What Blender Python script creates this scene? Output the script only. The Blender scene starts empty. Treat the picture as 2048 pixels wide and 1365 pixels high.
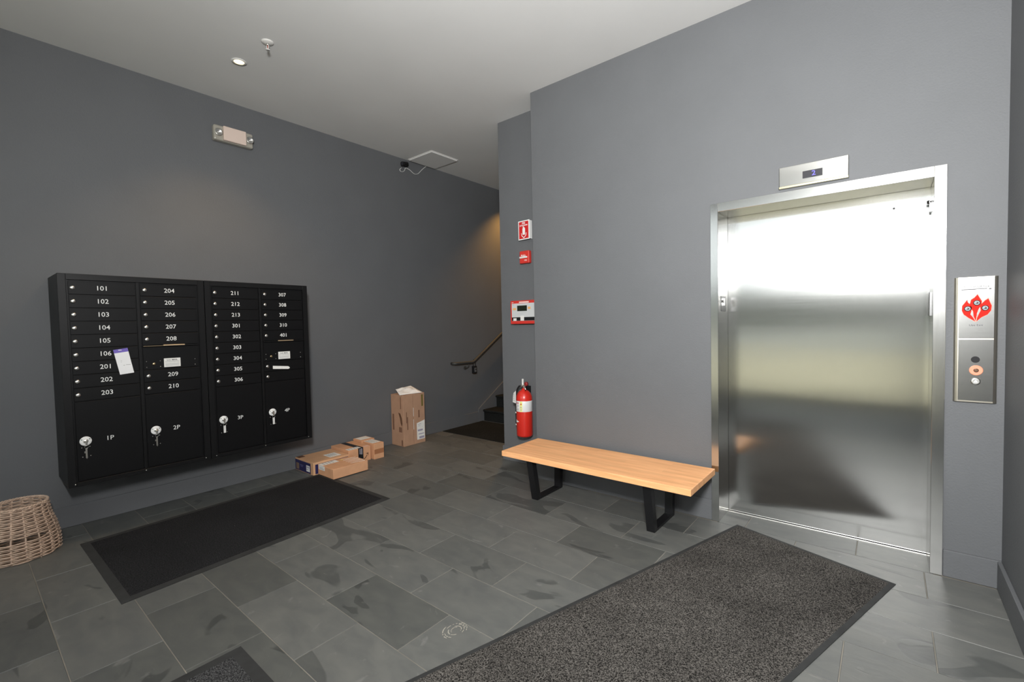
import bpy, bmesh, math, random
from mathutils import Matrix, Vector
random.seed(7)
SC = bpy.context.scene
COL = SC.collection
R = math.radians

# ------------------------------------------------------------------ camera, sky, light, exposure
CAM_ROT = ((0.77413393, -0.00684944, 0.63298479),
           (0.63267806, 0.04132266, -0.77331165),
           (-0.02085986, 0.99912238, 0.03632276))
cd = bpy.data.cameras.new('camera')
cam = bpy.data.objects.new('camera', cd)
COL.objects.link(cam)
m4 = Matrix(CAM_ROT).to_4x4()
m4.translation = Vector((0, 0, 1.40))
cam.matrix_world = m4
cd.sensor_width = 36
cd.lens = 919.51 / 2048 * 36
cd.clip_start = 0.03
SC.camera = cam

SKY = 2.0
FILL_LAMP = 6.0  # strength of the added fill lamp behind the camera
FLASH = 215.0
world = bpy.data.worlds.new('overcast_sky')
SC.world = world
world.use_nodes = True
wn = world.node_tree
wn.nodes['Background'].inputs[0].default_value = (0.93, 0.97, 1.0, 1)
wn.nodes['Background'].inputs[1].default_value = SKY

# the photographer's light: a soft flash held just above the camera
ld = bpy.data.lights.new('camera_flash', 'AREA')
ld.energy = FLASH; ld.color = (0.995, 0.992, 0.985); ld.shape = 'DISK'; ld.size = 0.45
lo = bpy.data.objects.new('camera_flash', ld); COL.objects.link(lo); lo.location = (0.02, -0.15, 2.20)
lo.rotation_euler = Vector((-0.22, 0.85, 0.12)).to_track_quat('-Z', 'Y').to_euler()

SC.view_settings.view_transform = 'Standard'
SC.view_settings.look = 'None'
SC.view_settings.exposure = 0.0
SC.view_settings.gamma = 1.0
SC.view_settings.use_curve_mapping = False
SC.cycles.max_bounces = 8
SC.cycles.diffuse_bounces = 4
SC.cycles.glossy_bounces = 4
SC.cycles.sample_clamp_indirect = 6.0
SC.cycles.use_denoising = True

# ------------------------------------------------------------------ dimensions (metres)
XL, XR = -4.585, 0.455          # left and right wall faces
YB = 3.335                      # elevator wall face
YF = -1.80                      # storefront
YP, XP = 3.605, -3.08           # return wall beside the stairs
XE = -2.463                     # free end of the elevator wall
H = 3.442                       # ceiling
YDOOR = 3.565

# ------------------------------------------------------------------ materials
MATS = {}

def mat(name, col, rough=0.5, metal=0.0, spec=0.5, noise=0.0, nscale=20.0, bump=0.0, bscale=60.0,
        emit=None, estr=0.0, stretch=None, alpha=None, coat=0.0, trans=0.0):
    if name in MATS:
        return MATS[name]
    m = bpy.data.materials.new(name)
    m.use_nodes = True
    nt = m.node_tree
    b = nt.nodes['Principled BSDF']
    b.inputs['Base Color'].default_value = (*col, 1)
    b.inputs['Roughness'].default_value = rough
    b.inputs['Metallic'].default_value = metal
    b.inputs['Specular IOR Level'].default_value = spec
    b.inputs['Coat Weight'].default_value = coat
    b.inputs['Transmission Weight'].default_value = trans
    if emit:
        b.inputs['Emission Color'].default_value = (*emit, 1)
        b.inputs['Emission Strength'].default_value = estr
    geo = nt.nodes.new('ShaderNodeNewGeometry')
    mp = nt.nodes.new('ShaderNodeMapping')
    if stretch:
        mp.inputs['Scale'].default_value = stretch
    nt.links.new(geo.outputs['Position'], mp.inputs['Vector'])
    if noise > 0:
        n = nt.nodes.new('ShaderNodeTexNoise')
        n.inputs['Scale'].default_value = nscale
        n.inputs['Detail'].default_value = 4
        nt.links.new(mp.outputs[0], n.inputs['Vector'])
        r = nt.nodes.new('ShaderNodeValToRGB')
        r.color_ramp.elements[0].position = 0.3
        r.color_ramp.elements[1].position = 0.7
        r.color_ramp.elements[0].color = (*[max(0, c * (1 - noise)) for c in col], 1)
        r.color_ramp.elements[1].color = (*[min(1, c * (1 + noise)) for c in col], 1)
        nt.links.new(n.outputs['Fac'], r.inputs[0])
        nt.links.new(r.outputs[0], b.inputs['Base Color'])
    if bump > 0:
        n2 = nt.nodes.new('ShaderNodeTexNoise')
        n2.inputs['Scale'].default_value = bscale
        n2.inputs['Detail'].default_value = 3
        nt.links.new(mp.outputs[0], n2.inputs['Vector'])
        bp = nt.nodes.new('ShaderNodeBump')
        bp.inputs['Strength'].default_value = bump
        bp.inputs['Distance'].default_value = 0.01
        nt.links.new(n2.outputs['Fac'], bp.inputs['Height'])
        nt.links.new(bp.outputs[0], b.inputs['Normal'])
    MATS[name] = m
    return m

WALL = mat('dark_grey_paint', (0.118, 0.1225, 0.1285), 0.62, noise=0.03, nscale=3, bump=0.12, bscale=110)
CEIL = mat('ceiling_paint', (0.72, 0.72, 0.705), 0.9, noise=0.02, nscale=2)
GROUT = mat('grout', (0.24, 0.22, 0.185), 0.9, noise=0.2, nscale=8)
BLACKM = mat('black_powder_coat', (0.006, 0.006, 0.0065), 0.42, spec=0.25)
BLACKD = mat('black_door_paint', (0.0045, 0.0045, 0.005), 0.45, spec=0.2)
CHROME = mat('worn_chrome', (0.72, 0.71, 0.68), 0.28, metal=1.0)
WHITE = mat('white_print', (0.82, 0.82, 0.80), 0.6)
WHITE2 = mat('white_plastic', (0.72, 0.71, 0.68), 0.45)
BLACKP = mat('black_plastic', (0.010, 0.010, 0.011), 0.5, spec=0.25)
RUBBER = mat('black_rubber', (0.024, 0.025, 0.025), 0.75, noise=0.25, nscale=12)
RED = mat('red_paint', (0.62, 0.025, 0.015), 0.32, coat=0.3)
REDP = mat('red_plastic', (0.58, 0.035, 0.025), 0.45)
STEELB = mat('satin_steel', (0.62, 0.60, 0.56), 0.3, metal=1.0)
GLASSM = mat('storefront_glass', (0.95, 0.98, 0.97), 0.0, trans=1.0)
ALU = mat('dark_aluminium', (0.03, 0.03, 0.032), 0.4, metal=0.6)

def nodes_of(name):
    m = bpy.data.materials.new(name)
    m.use_nodes = True
    MATS[name] = m
    nt = m.node_tree
    return m, nt, nt.nodes['Principled BSDF']

def N(nt, t, **k):
    n = nt.nodes.new(t)
    for a, v in k.items():
        if a in n.inputs:
            n.inputs[a].default_value = v
        else:
            setattr(n, a, v)
    return n

# slate: every tile gets a tone of its own, with cleft patches of sharp outline
def slate_mat():
    m, nt, b = nodes_of('slate')
    L = nt.links.new
    geo = N(nt, 'ShaderNodeNewGeometry')
    oi = N(nt, 'ShaderNodeObjectInfo')
    off = N(nt, 'ShaderNodeVectorMath', operation='SCALE')
    cmb = N(nt, 'ShaderNodeCombineXYZ')
    for i in range(3):
        L(oi.outputs['Random'], cmb.inputs[i])
    L(cmb.outputs[0], off.inputs[0]); off.inputs['Scale'].default_value = 37.0
    add = N(nt, 'ShaderNodeVectorMath', operation='ADD')
    L(geo.outputs['Position'], add.inputs[0]); L(off.outputs[0], add.inputs[1])
    base = N(nt, 'ShaderNodeValToRGB')
    cr = base.color_ramp
    cr.elements[0].position = 0.0; cr.elements[0].color = (0.086, 0.089, 0.084, 1)
    cr.elements[1].position = 1.0; cr.elements[1].color = (0.126, 0.128, 0.121, 1)
    e = cr.elements.new(0.4); e.color = (0.114, 0.117, 0.111, 1)
    e = cr.elements.new(0.18); e.color = (0.098, 0.101, 0.096, 1)
    L(oi.outputs['Random'], base.inputs[0])
    # large cleft patches
    mp = N(nt, 'ShaderNodeMapping'); mp.inputs['Scale'].default_value = (1.0, 2.0, 1)
    L(add.outputs[0], mp.inputs['Vector'])
    n1 = N(nt, 'ShaderNodeTexNoise'); n1.inputs['Scale'].default_value = 1.7; n1.inputs['Detail'].default_value = 2.5; n1.inputs['Distortion'].default_value = 1.3
    L(mp.outputs[0], n1.inputs['Vector'])
    r1 = N(nt, 'ShaderNodeValToRGB'); r1.color_ramp.elements[0].position = 0.355; r1.color_ramp.elements[1].position = 0.375
    r1.color_ramp.elements[0].color = (0.66, 0.67, 0.68, 1); r1.color_ramp.elements[1].color = (1, 1, 1, 1)
    L(n1.outputs['Fac'], r1.inputs[0])
    n2 = N(nt, 'ShaderNodeTexNoise'); n2.inputs['Scale'].default_value = 7; n2.inputs['Detail'].default_value = 5; n2.inputs['Distortion'].default_value = 0.5
    L(mp.outputs[0], n2.inputs['Vector'])
    r2 = N(nt, 'ShaderNodeValToRGB'); r2.color_ramp.elements[0].position = 0.3; r2.color_ramp.elements[1].position = 0.72
    r2.color_ramp.elements[0].color = (0.86, 0.87, 0.88, 1); r2.color_ramp.elements[1].color = (1.14, 1.13, 1.1, 1)
    L(n2.outputs['Fac'], r2.inputs[0])
    mu = N(nt, 'ShaderNodeMix', data_type='RGBA', blend_type='MULTIPLY'); mu.inputs[0].default_value = 1
    L(base.outputs[0], mu.inputs[6]); L(r1.outputs[0], mu.inputs[7])
    mu2 = N(nt, 'ShaderNodeMix', data_type='RGBA', blend_type='MULTIPLY'); mu2.inputs[0].default_value = 1
    L(mu.outputs[2], mu2.inputs[6]); L(r2.outputs[0], mu2.inputs[7])
    # scuffs
    n3 = N(nt, 'ShaderNodeTexNoise'); n3.inputs['Scale'].default_value = 5; n3.inputs['Detail'].default_value = 8; n3.inputs['Distortion'].default_value = 2.5
    L(add.outputs[0], n3.inputs['Vector'])
    r3 = N(nt, 'ShaderNodeValToRGB'); r3.color_ramp.elements[0].position = 0.66; r3.color_ramp.elements[1].position = 0.74
    r3.color_ramp.elements[1].color = (0.22, 0.22, 0.22, 1)
    L(n3.outputs['Fac'], r3.inputs[0])
    mx = N(nt, 'ShaderNodeMix', data_type='RGBA', blend_type='MIX')
    L(r3.outputs[0], mx.inputs[0]); L(mu2.outputs[2], mx.inputs[6]); mx.inputs[7].default_value = (0.36, 0.35, 0.33, 1)
    L(mx.outputs[2], b.inputs['Base Color'])
    b.inputs['Roughness'].default_value = 0.50
    b.inputs['Specular IOR Level'].default_value = 0.45
    bp = N(nt, 'ShaderNodeBump'); bp.inputs['Strength'].default_value = 0.35; bp.inputs['Distance'].default_value = 0.004
    mh = N(nt, 'ShaderNodeMath', operation='ADD'); L(n2.outputs['Fac'], mh.inputs[0]); L(r1.outputs[0], mh.inputs[1])
    L(mh.outputs[0], bp.inputs['Height']); L(bp.outputs[0], b.inputs['Normal'])
    return m
SLATE = slate_mat()

def carpet_mat(name, dark, light, scale, amt, rough=1.0):
    m, nt, b = nodes_of(name)
    L = nt.links.new
    geo = N(nt, 'ShaderNodeNewGeometry')
    v = N(nt, 'ShaderNodeTexNoise'); v.inputs['Scale'].default_value = scale; v.inputs['Detail'].default_value = 2; v.inputs['Roughness'].default_value = 0.7
    L(geo.outputs['Position'], v.inputs['Vector'])
    r = N(nt, 'ShaderNodeValToRGB')
    r.color_ramp.elements[0].position = 0.40; r.color_ramp.elements[0].color = (*dark, 1)
    r.color_ramp.elements[1].position = 0.70; r.color_ramp.elements[1].color = (*light, 1)
    L(v.outputs['Fac'], r.inputs[0])
    n = N(nt, 'ShaderNodeTexNoise'); n.inputs['Scale'].default_value = 3.0; n.inputs['Detail'].default_value = 3
    L(geo.outputs['Position'], n.inputs['Vector'])
    r2 = N(nt, 'ShaderNodeValToRGB')
    r2.color_ramp.elements[0].position = 0.35; r2.color_ramp.elements[0].color = (1 - amt, 1 - amt, 1 - amt, 1)
    r2.color_ramp.elements[1].position = 0.65; r2.color_ramp.elements[1].color = (1 + amt, 1 + amt, 1 + amt, 1)
    L(n.outputs['Fac'], r2.inputs[0])
    mu = N(nt, 'ShaderNodeMix', data_type='RGBA', blend_type='MULTIPLY'); mu.inputs[0].default_value = 1
    L(r.outputs[0], mu.inputs[6]); L(r2.outputs[0], mu.inputs[7])
    # sparse lint
    v2 = N(nt, 'ShaderNodeTexVoronoi'); v2.inputs['Scale'].default_value = 9
    L(geo.outputs['Position'], v2.inputs['Vector'])
    lt = N(nt, 'ShaderNodeMath', operation='LESS_THAN'); lt.inputs[1].default_value = 0.018
    L(v2.outputs['Distance'], lt.inputs[0])
    mx = N(nt, 'ShaderNodeMix', data_type='RGBA'); L(lt.outputs[0], mx.inputs[0]); L(mu.outputs[2], mx.inputs[6]); mx.inputs[7].default_value = (.35, .34, .32, 1)
    L(mx.outputs[2], b.inputs['Base Color'])
    b.inputs['Roughness'].default_value = rough
    b.inputs['Specular IOR Level'].default_value = 0.1
    bp = N(nt, 'ShaderNodeBump'); bp.inputs['Strength'].default_value = 0.9; bp.inputs['Distance'].default_value = 0.006
    L(v.outputs['Fac'], bp.inputs['Height']); L(bp.outputs[0], b.inputs['Normal'])
    return m
MAT_GREY = carpet_mat('grey_brown_pile', (0.008, 0.0075, 0.007), (0.19, 0.176, 0.16), 190, 0.16)
MAT_DARK = carpet_mat('charcoal_pile', (0.011, 0.011, 0.012), (0.040, 0.040, 0.042), 150, 0.08)
MAT_MID = carpet_mat('black_speckled_pile', (0.014, 0.014, 0.015), (0.13, 0.13, 0.13), 170, 0.1)
MAT_STAIR = carpet_mat('stair_carpet', (0.010, 0.0105, 0.010), (0.030, 0.031, 0.029), 120, 0.1)

def steel_mat(name, col, rough, axis, wave=0.0, brush=0.06, aniso=0.0):
    """brushed stainless: fine streaks run along one axis, the sheet is very slightly wavy"""
    m, nt, b = nodes_of(name)
    L = nt.links.new
    geo = N(nt, 'ShaderNodeNewGeometry')
    mp = N(nt, 'ShaderNodeMapping')
    mp.inputs['Scale'].default_value = {'x': (2, 300, 300), 'z': (300, 300, 2)}[axis]
    L(geo.outputs['Position'], mp.inputs['Vector'])
    n = N(nt, 'ShaderNodeTexNoise'); n.inputs['Scale'].default_value = 2; n.inputs['Detail'].default_value = 3
    L(mp.outputs[0], n.inputs['Vector'])
    r = N(nt, 'ShaderNodeMapRange'); r.inputs['To Min'].default_value = rough * 0.85; r.inputs['To Max'].default_value = rough * 1.15
    L(n.outputs['Fac'], r.inputs['Value']); L(r.outputs[0], b.inputs['Roughness'])
    bp = N(nt, 'ShaderNodeBump'); bp.inputs['Strength'].default_value = brush; bp.inputs['Distance'].default_value = 0.001
    L(n.outputs['Fac'], bp.inputs['Height'])
    last = bp
    if wave:
        mp2 = N(nt, 'ShaderNodeMapping'); mp2.inputs['Scale'].default_value = (0.5, 1, 2.6)
        L(geo.outputs['Position'], mp2.inputs['Vector'])
        n2 = N(nt, 'ShaderNodeTexNoise'); n2.inputs['Scale'].default_value = 1.3; n2.inputs['Detail'].default_value = 2
        L(mp2.outputs[0], n2.inputs['Vector'])
        b2 = N(nt, 'ShaderNodeBump'); b2.inputs['Strength'].default_value = wave; b2.inputs['Distance'].default_value = 0.02
        L(n2.outputs['Fac'], b2.inputs['Height']); L(bp.outputs[0], b2.inputs['Normal']); last = b2
    L(last.outputs[0], b.inputs['Normal'])
    b.inputs['Base Color'].default_value = (*col, 1)
    b.inputs['Metallic'].default_value = 1.0
    if aniso:
        tg = N(nt, 'ShaderNodeCombineXYZ'); tg.inputs[0].default_value = 1.0
        L(tg.outputs[0], b.inputs['Tangent'])
        b.inputs['Anisotropic'].default_value = aniso
        b.inputs['Anisotropic Rotation'].default_value = 0.0
    return m
STEEL_DOOR = steel_mat('brushed_steel_door', (0.56, 0.56, 0.545), 0.16, 'x', wave=0.06, brush=0.01, aniso=0.8)
STEEL_FRAME = steel_mat('brushed_steel_frame', (0.55, 0.55, 0.535), 0.17, 'z', brush=0.02)
STEEL_HEAD = steel_mat('brushed_steel_header', (0.60, 0.60, 0.58), 0.18, 'x', brush=0.02)

def wood_mat():
    m, nt, b = nodes_of('maple_top')
    L = nt.links.new
    geo = N(nt, 'ShaderNodeNewGeometry')
    mp = N(nt, 'ShaderNodeMapping'); mp.inputs['Scale'].default_value = (1.2, 14, 14)
    L(geo.outputs['Position'], mp.inputs['Vector'])
    n = N(nt, 'ShaderNodeTexNoise'); n.inputs['Scale'].default_value = 3; n.inputs['Detail'].default_value = 5; n.inputs['Distortion'].default_value = 0.6
    L(mp.outputs[0], n.inputs['Vector'])
    r = N(nt, 'ShaderNodeValToRGB')
    r.color_ramp.elements[0].position = 0.3; r.color_ramp.elements[0].color = (0.80, 0.385, 0.165, 1)
    r.color_ramp.elements[1].position = 0.65; r.color_ramp.elements[1].color = (0.95, 0.50, 0.235, 1)
    L(n.outputs['Fac'], r.inputs[0])
    # laminated strips
    mp2 = N(nt, 'ShaderNodeMapping'); mp2.inputs['Scale'].default_value = (2.2, 1, 1)
    L(geo.outputs['Position'], mp2.inputs['Vector'])
    n2 = N(nt, 'ShaderNodeTexBrick')
    n2.inputs['Scale'].default_value = 1.0; n2.inputs['Brick Width'].default_value = 1.3; n2.inputs['Row Height'].default_value = 0.045
    n2.inputs['Mortar Size'].default_value = 0.0
    n2.inputs['Color1'].default_value = (0.93, 0.92, 0.9, 1); n2.inputs['Color2'].default_value = (1.05, 1.05, 1.05, 1); n2.inputs['Mortar'].default_value = (0.9, 0.9, 0.9, 1)
    L(mp2.outputs[0], n2.inputs['Vector'])
    mu = N(nt, 'ShaderNodeMix', data_type='RGBA', blend_type='MULTIPLY'); mu.inputs[0].default_value = 1
    L(r.outputs[0], mu.inputs[6]); L(n2.outputs['Color'], mu.inputs[7])
    L(mu.outputs[2], b.inputs['Base Color'])
    b.inputs['Roughness'].default_value = 0.45
    return m
WOOD = wood_mat()
CARD1 = mat('cardboard_orange', (0.66, 0.35, 0.19), 0.75, noise=0.06, nscale=14)
CARD2 = mat('cardboard_brown', (0.44, 0.26, 0.165), 0.8, noise=0.06, nscale=10)
CARD3 = mat('cardboard_tan', (0.64, 0.37, 0.205), 0.75, noise=0.05, nscale=14)
CARDINK = mat('box_ink', (0.13, 0.06, 0.03), 0.8)
NAVY = mat('navy_print', (0.018, 0.018, 0.09), 0.5)
TAPEB = mat('black_tape', (0.012, 0.013, 0.016), 0.35)
TAPEC = mat('clear_tape', (0.75, 0.50, 0.34), 0.25)
INK = mat('label_ink', (0.10, 0.10, 0.11), 0.7)
LABEL = mat('paper_label', (0.80, 0.79, 0.75), 0.7, noise=0.04, nscale=60)
WICKER = mat('wicker', (0.53, 0.385, 0.29), 0.75, noise=0.25, nscale=45)
WICKERD = mat('wicker_brown', (0.30, 0.19, 0.12), 0.8, noise=0.3, nscale=45)

# ------------------------------------------------------------------ geometry helpers
def bm_new():
    return bmesh.new()

def box(bm, x0, x1, y0, y1, z0, z1, bev=0.0, M=None, seg=1):
    vs = [bm.verts.new((x, y, z)) for x in (x0, x1) for y in (y0, y1) for z in (z0, z1)]
    f = [(0, 1, 3, 2), (4, 6, 7, 5), (0, 4, 5, 1), (2, 3, 7, 6), (0, 2, 6, 4), (1, 5, 7, 3)]
    fs = [bm.faces.new([vs[i] for i in q]) for q in f]
    if bev > 0:
        ed = list({e for q in fs for e in q.edges})
        r = bmesh.ops.bevel(bm, geom=ed, offset=bev, segments=seg, profile=0.5, affect='EDGES')
        vs = list({v for q in r['faces'] for v in q.verts} | {v for v in vs if v.is_valid})
    if M is not None:
        for v in vs:
            v.co = M @ v.co
    return vs

def cyl(bm, p0, p1, r0, r1=None, seg=20, caps=True):
    """tapered cylinder between two points"""
    r1 = r0 if r1 is None else r1
    p0, p1 = Vector(p0), Vector(p1)
    d = (p1 - p0).normalized()
    a = Vector((0, 0, 1)) if abs(d.z) < 0.9 else Vector((1, 0, 0))
    u = d.cross(a).normalized(); v = d.cross(u)
    rings = []
    for p, r in ((p0, r0), (p1, r1)):
        rings.append([bm.verts.new(p + (u * math.cos(t) + v * math.sin(t)) * r) for t in [2 * math.pi * i / seg for i in range(seg)]])
    for i in range(seg):
        j = (i + 1) % seg
        f = bm.faces.new((rings[0][i], rings[1][i], rings[1][j], rings[0][j])); f.smooth = True
    if caps:
        bm.faces.new(rings[0]); bm.faces.new(rings[1][::-1])

def lathe(bm, c, prof, seg=28, axis='z', smooth=True, cap=True):
    """profile of (radius, height) turned about an axis through c; axis may be 'z', 'x', '-y'"""
    c = Vector(c)
    def P(r, h, t):
        a, b = r * math.cos(t), r * math.sin(t)
        return c + {'z': Vector((a, b, h)), 'x': Vector((h, a, b)), '-y': Vector((a, -h, b)), '-z': Vector((a, b, -h))}[axis]
    rings = [[bm.verts.new(P(r, h, 2 * math.pi * i / seg)) for i in range(seg)] for r, h in prof]
    for k in range(len(rings) - 1):
        for i in range(seg):
            j = (i + 1) % seg
            f = bm.faces.new((rings[k][i], rings[k][j], rings[k + 1][j], rings[k + 1][i])); f.smooth = smooth
    if cap and prof[0][0] > 1e-5: bm.faces.new(rings[0][::-1])
    if cap and prof[-1][0] > 1e-5: bm.faces.new(rings[-1])

def tube(bm, pts, r, seg=8, closed=False, ry=None):
    pts = [Vector(p) for p in pts]
    n = len(pts)
    rings = []
    prev = None
    for i, p in enumerate(pts):
        if closed:
            d = (pts[(i + 1) % n] - pts[i - 1]).normalized()
        else:
            d = (pts[min(i + 1, n - 1)] - pts[max(i - 1, 0)]).normalized()
        if prev is None:
            a = Vector((0, 0, 1)) if abs(d.z) < 0.9 else Vector((1, 0, 0))
            u = d.cross(a).normalized()
        else:
            u = (prev - d * prev.dot(d)).normalized()
        prev = u
        v = d.cross(u)
        rings.append([bm.verts.new(p + u * r * math.cos(2 * math.pi * k / seg) + v * (ry or r) * math.sin(2 * math.pi * k / seg)) for k in range(seg)])
    m = n if closed else n - 1
    for i in range(m):
        a, b = rings[i], rings[(i + 1) % n]
        for k in range(seg):
            l = (k + 1) % seg
            f = bm.faces.new((a[k], b[k], b[l], a[l])); f.smooth = True
    if not closed:
        bm.faces.new(rings[0]); bm.faces.new(rings[-1][::-1])

def prism(bm, poly, d0, d1, M):
    """polygon in (u, v), extruded along the third axis from d0 to d1, placed by M"""
    a = [bm.verts.new(M @ Vector((u, v, d0))) for u, v in poly]
    b = [bm.verts.new(M @ Vector((u, v, d1))) for u, v in poly]
    n = len(poly)
    bm.faces.new(a[::-1]); bm.faces.new(b)
    for i in range(n):
        j = (i + 1) % n
        bm.faces.new((a[i], a[j], b[j], b[i]))

def root_of(o):
    while o.parent: o = o.parent
    return o

def obj(name, bm, m, parent=None, label=None, kind=None, bevel=0.0, smooth=False):
    bmesh.ops.recalc_face_normals(bm, faces=bm.faces[:])
    if parent is not None:
        off = root_of(parent).location
        if off.length > 0:
            bmesh.ops.translate(bm, verts=bm.verts[:], vec=-off)
    me = bpy.data.meshes.new(name)
    bm.to_mesh(me); bm.free()
    me.materials.append(m)
    o = bpy.data.objects.new(name, me)
    COL.objects.link(o)
    if parent is not None: o.parent = parent
    if label: o['label'] = label
    if kind: o['kind'] = kind
    if bevel:
        md = o.modifiers.new('bevel', 'BEVEL'); md.width = bevel; md.segments = 2; md.limit_method = 'ANGLE'
    if smooth:
        for p in me.polygons: p.use_smooth = True
    return o

def tag(o, label, cat, group=None):
    o['label'] = label; o['category'] = cat
    if group: o['group'] = group
    return o

def thing(name, label, cat, loc, group=None):
    o = bpy.data.objects.new(name, None)
    COL.objects.link(o)
    o.empty_display_size = 0.05
    o.location = loc
    return tag(o, label, cat, group)

def bxo(name, m, parent, *a, bev=0.0, M=None, label=None, kind=None, seg=1):
    bm = bm_new(); box(bm, *a, bev=bev, M=M, seg=seg)
    return obj(name, bm, m, parent, label, kind)

# frames: (u right, v up, d out of the surface)
def frame_left(x=XL):      # on the left wall, faces +X: u=+Y
    return Matrix(((0, 0, 1, x), (1, 0, 0, 0), (0, 1, 0, 0), (0, 0, 0, 1)))
def frame_back(y=YB):      # on the back wall, faces -Y: u=+X
    return Matrix(((1, 0, 0, 0), (0, 0, -1, y), (0, 1, 0, 0), (0, 0, 0, 1)))
def frame_top(z):          # lying flat, seen from above: u=+X v=+Y
    return Matrix.Translation((0, 0, z))

def textbm(body, size, sx=1.0, ext=0.0004, bold=0.0):
    cu = bpy.data.curves.new('t', 'FONT')
    cu.body = body; cu.size = size; cu.extrude = ext; cu.align_x = 'CENTER'; cu.align_y = 'CENTER'; cu.offset = bold
    cu.resolution_u = 2
    o = bpy.data.objects.new('t', cu)
    COL.objects.link(o)
    dg = bpy.context.evaluated_depsgraph_get()
    me = bpy.data.meshes.new_from_object(o.evaluated_get(dg))
    bm = bm_new(); bm.from_mesh(me)
    for v in bm.verts: v.co.x *= sx
    bpy.data.objects.remove(o); bpy.data.curves.remove(cu); bpy.data.meshes.remove(me)
    return bm

def text(body, size, u, v, M, m, parent, d=0.0006, sx=1.0, bold=0.0, name='lettering', rot=0.0, label=None):
    bm = textbm(body, size, sx, bold=bold)
    T = M @ Matrix.Translation((u, v, d)) @ Matrix.Rotation(rot, 4, 'Z')
    for q in bm.verts: q.co = T @ q.co
    return obj(name, bm, m, parent, label)

def lines(M, rects, m, parent, d, name='print', th=0.0004):
    """a block of printed bars (too small to read) as one flat print"""
    bm = bm_new()
    for u0, u1, v0, v1 in rects:
        box(bm, u0, u1, v0, v1, d, d + th, M=M)
    return obj(name, bm, m, parent, kind='stuff' if len(rects) > 1 else None)

# ------------------------------------------------------------------ the room
floor = bxo('floor', GROUT, None, XL - 0.1, XR + 0.3, YF, 4.08, -0.15, -0.003, kind='structure')
rk, gk = 0.557, 0.3065
g0, gs = -1.9345, 0.2993
def tile_mesh(w, h, n):
    bm = bm_new()
    j = 0.0018
    box(bm, j, w - j, j, h - j, -0.012, 0.0, bev=0.0016)
    # uneven cleft surface: corners sit a hair apart
    for v in bm.verts:
        if v.co.z > -0.002: v.co.z += random.uniform(-0.0006, 0.0002)
    bmesh.ops.recalc_face_normals(bm, faces=bm.faces[:])
    me = bpy.data.meshes.new('tile'); bm.to_mesh(me); bm.free(); me.materials.append(SLATE)
    return me
full = [tile_mesh(2 * gs, gk, i) for i in range(6)]
def put_tile(x0, x1, y0, y1):
    if x1 - x0 < 0.03 or y1 - y0 < 0.03: return
    if abs(x1 - x0 - 2 * gs) < 1e-4 and abs(y1 - y0 - gk) < 1e-4:
        me = random.choice(full)
    else:
        me = tile_mesh(x1 - x0, y1 - y0, 0)
    o = bpy.data.objects.new('tile', me); COL.objects.link(o); o.parent = floor
    o.location = (x0, y0, 0)
for k in range(-8, 12):
    y0 = rk + k * gk; y1 = y0 + gk
    if y0 > 4.08: break
    y0 = max(y0, YF); y1 = min(y1, 4.078)
    for n in range(-12, 12):
        if (n - (k + 1)) % 2: continue
        x0 = g0 + n * gs; x1 = x0 + 2 * gs
        x0 = max(x0, XL); x1 = min(x1, XR)
        if x1 <= x0: continue
        if y1 > YB + 0.01 and x0 > XE:                       # under the elevator wall: only the recess is paved
            a, b = max(x0, -0.91), min(x1, 0.20)
            if b > a and y0 < YDOOR:
                put_tile(a, b, y0, min(y1, YDOOR - 0.01))
            elif y0 < YB:
                pass
            if y0 < YB and x0 < -0.91: put_tile(x0, min(x1, -0.911), y0, YB)
            if y0 < YB and x1 > 0.20: put_tile(max(x0, 0.201), x1, y0, YB)
            continue
        if y0 > YB and x1 > XE: x1 = XE
        put_tile(x0, x1, y0, y1)

bm = bm_new()
rr = random.Random(4)
for r_, a0, a1 in ((.030, 20, 150), (.036, 200, 330), (.044, 10, 120), (.050, 60, 200), (.058, 30, 110), (.064, 190, 280), (.022, 120, 260), (.054, 240, 300)):
    n = 14
    pr_ = None
    for q in range(n + 1):
        a_ = R(a0 + (a1 - a0) * q / n); w_ = .0016 + .0012 * rr.random()
        p_ = [bm.verts.new((-1.53 + (r_ + k_ * w_) * math.cos(a_) * .8, 1.415 + (r_ + k_ * w_) * math.sin(a_), .0007)) for k_ in (-1, 1)]
        if pr_ and rr.random() > .15: bm.faces.new((pr_[0], p_[0], p_[1], pr_[1]))
        pr_ = p_
obj('scuff_mark', bm, mat('dried_paint', (.34, .32, .27), .8), floor, label='pale round dried tread mark')
ceiling = bxo('ceiling', CEIL, None, XL - 0.1, XR + 0.3, YF, 8.4, H, H + 0.15, kind='structure')
bxo('wall_left', WALL, None, XL - 0.15, XL, YF, 8.4, 0, H, kind='structure')
bxo('wall_right', WALL, None, XR, XR + 0.15, YF, YB + 0.4, 0, H, kind='structure')
bm = bm_new()
box(bm, XE, -0.93, YB, 3.76, 0, H)
box(bm, -0.93, 0.218, YB, 3.76, 2.16, H)
box(bm, 0.218, XR, YB, 3.76, 0, H)
obj('wall_back', bm, WALL, None, kind='structure')
bm = bm_new()
box(bm, XP, -2.30, YP, 8.4, 0, H)
obj('wall_stair', bm, WALL, None, kind='structure')
bxo('wall_far', WALL, None, XL, XP, 8.4, 8.55, 0, H, kind='structure')

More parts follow.
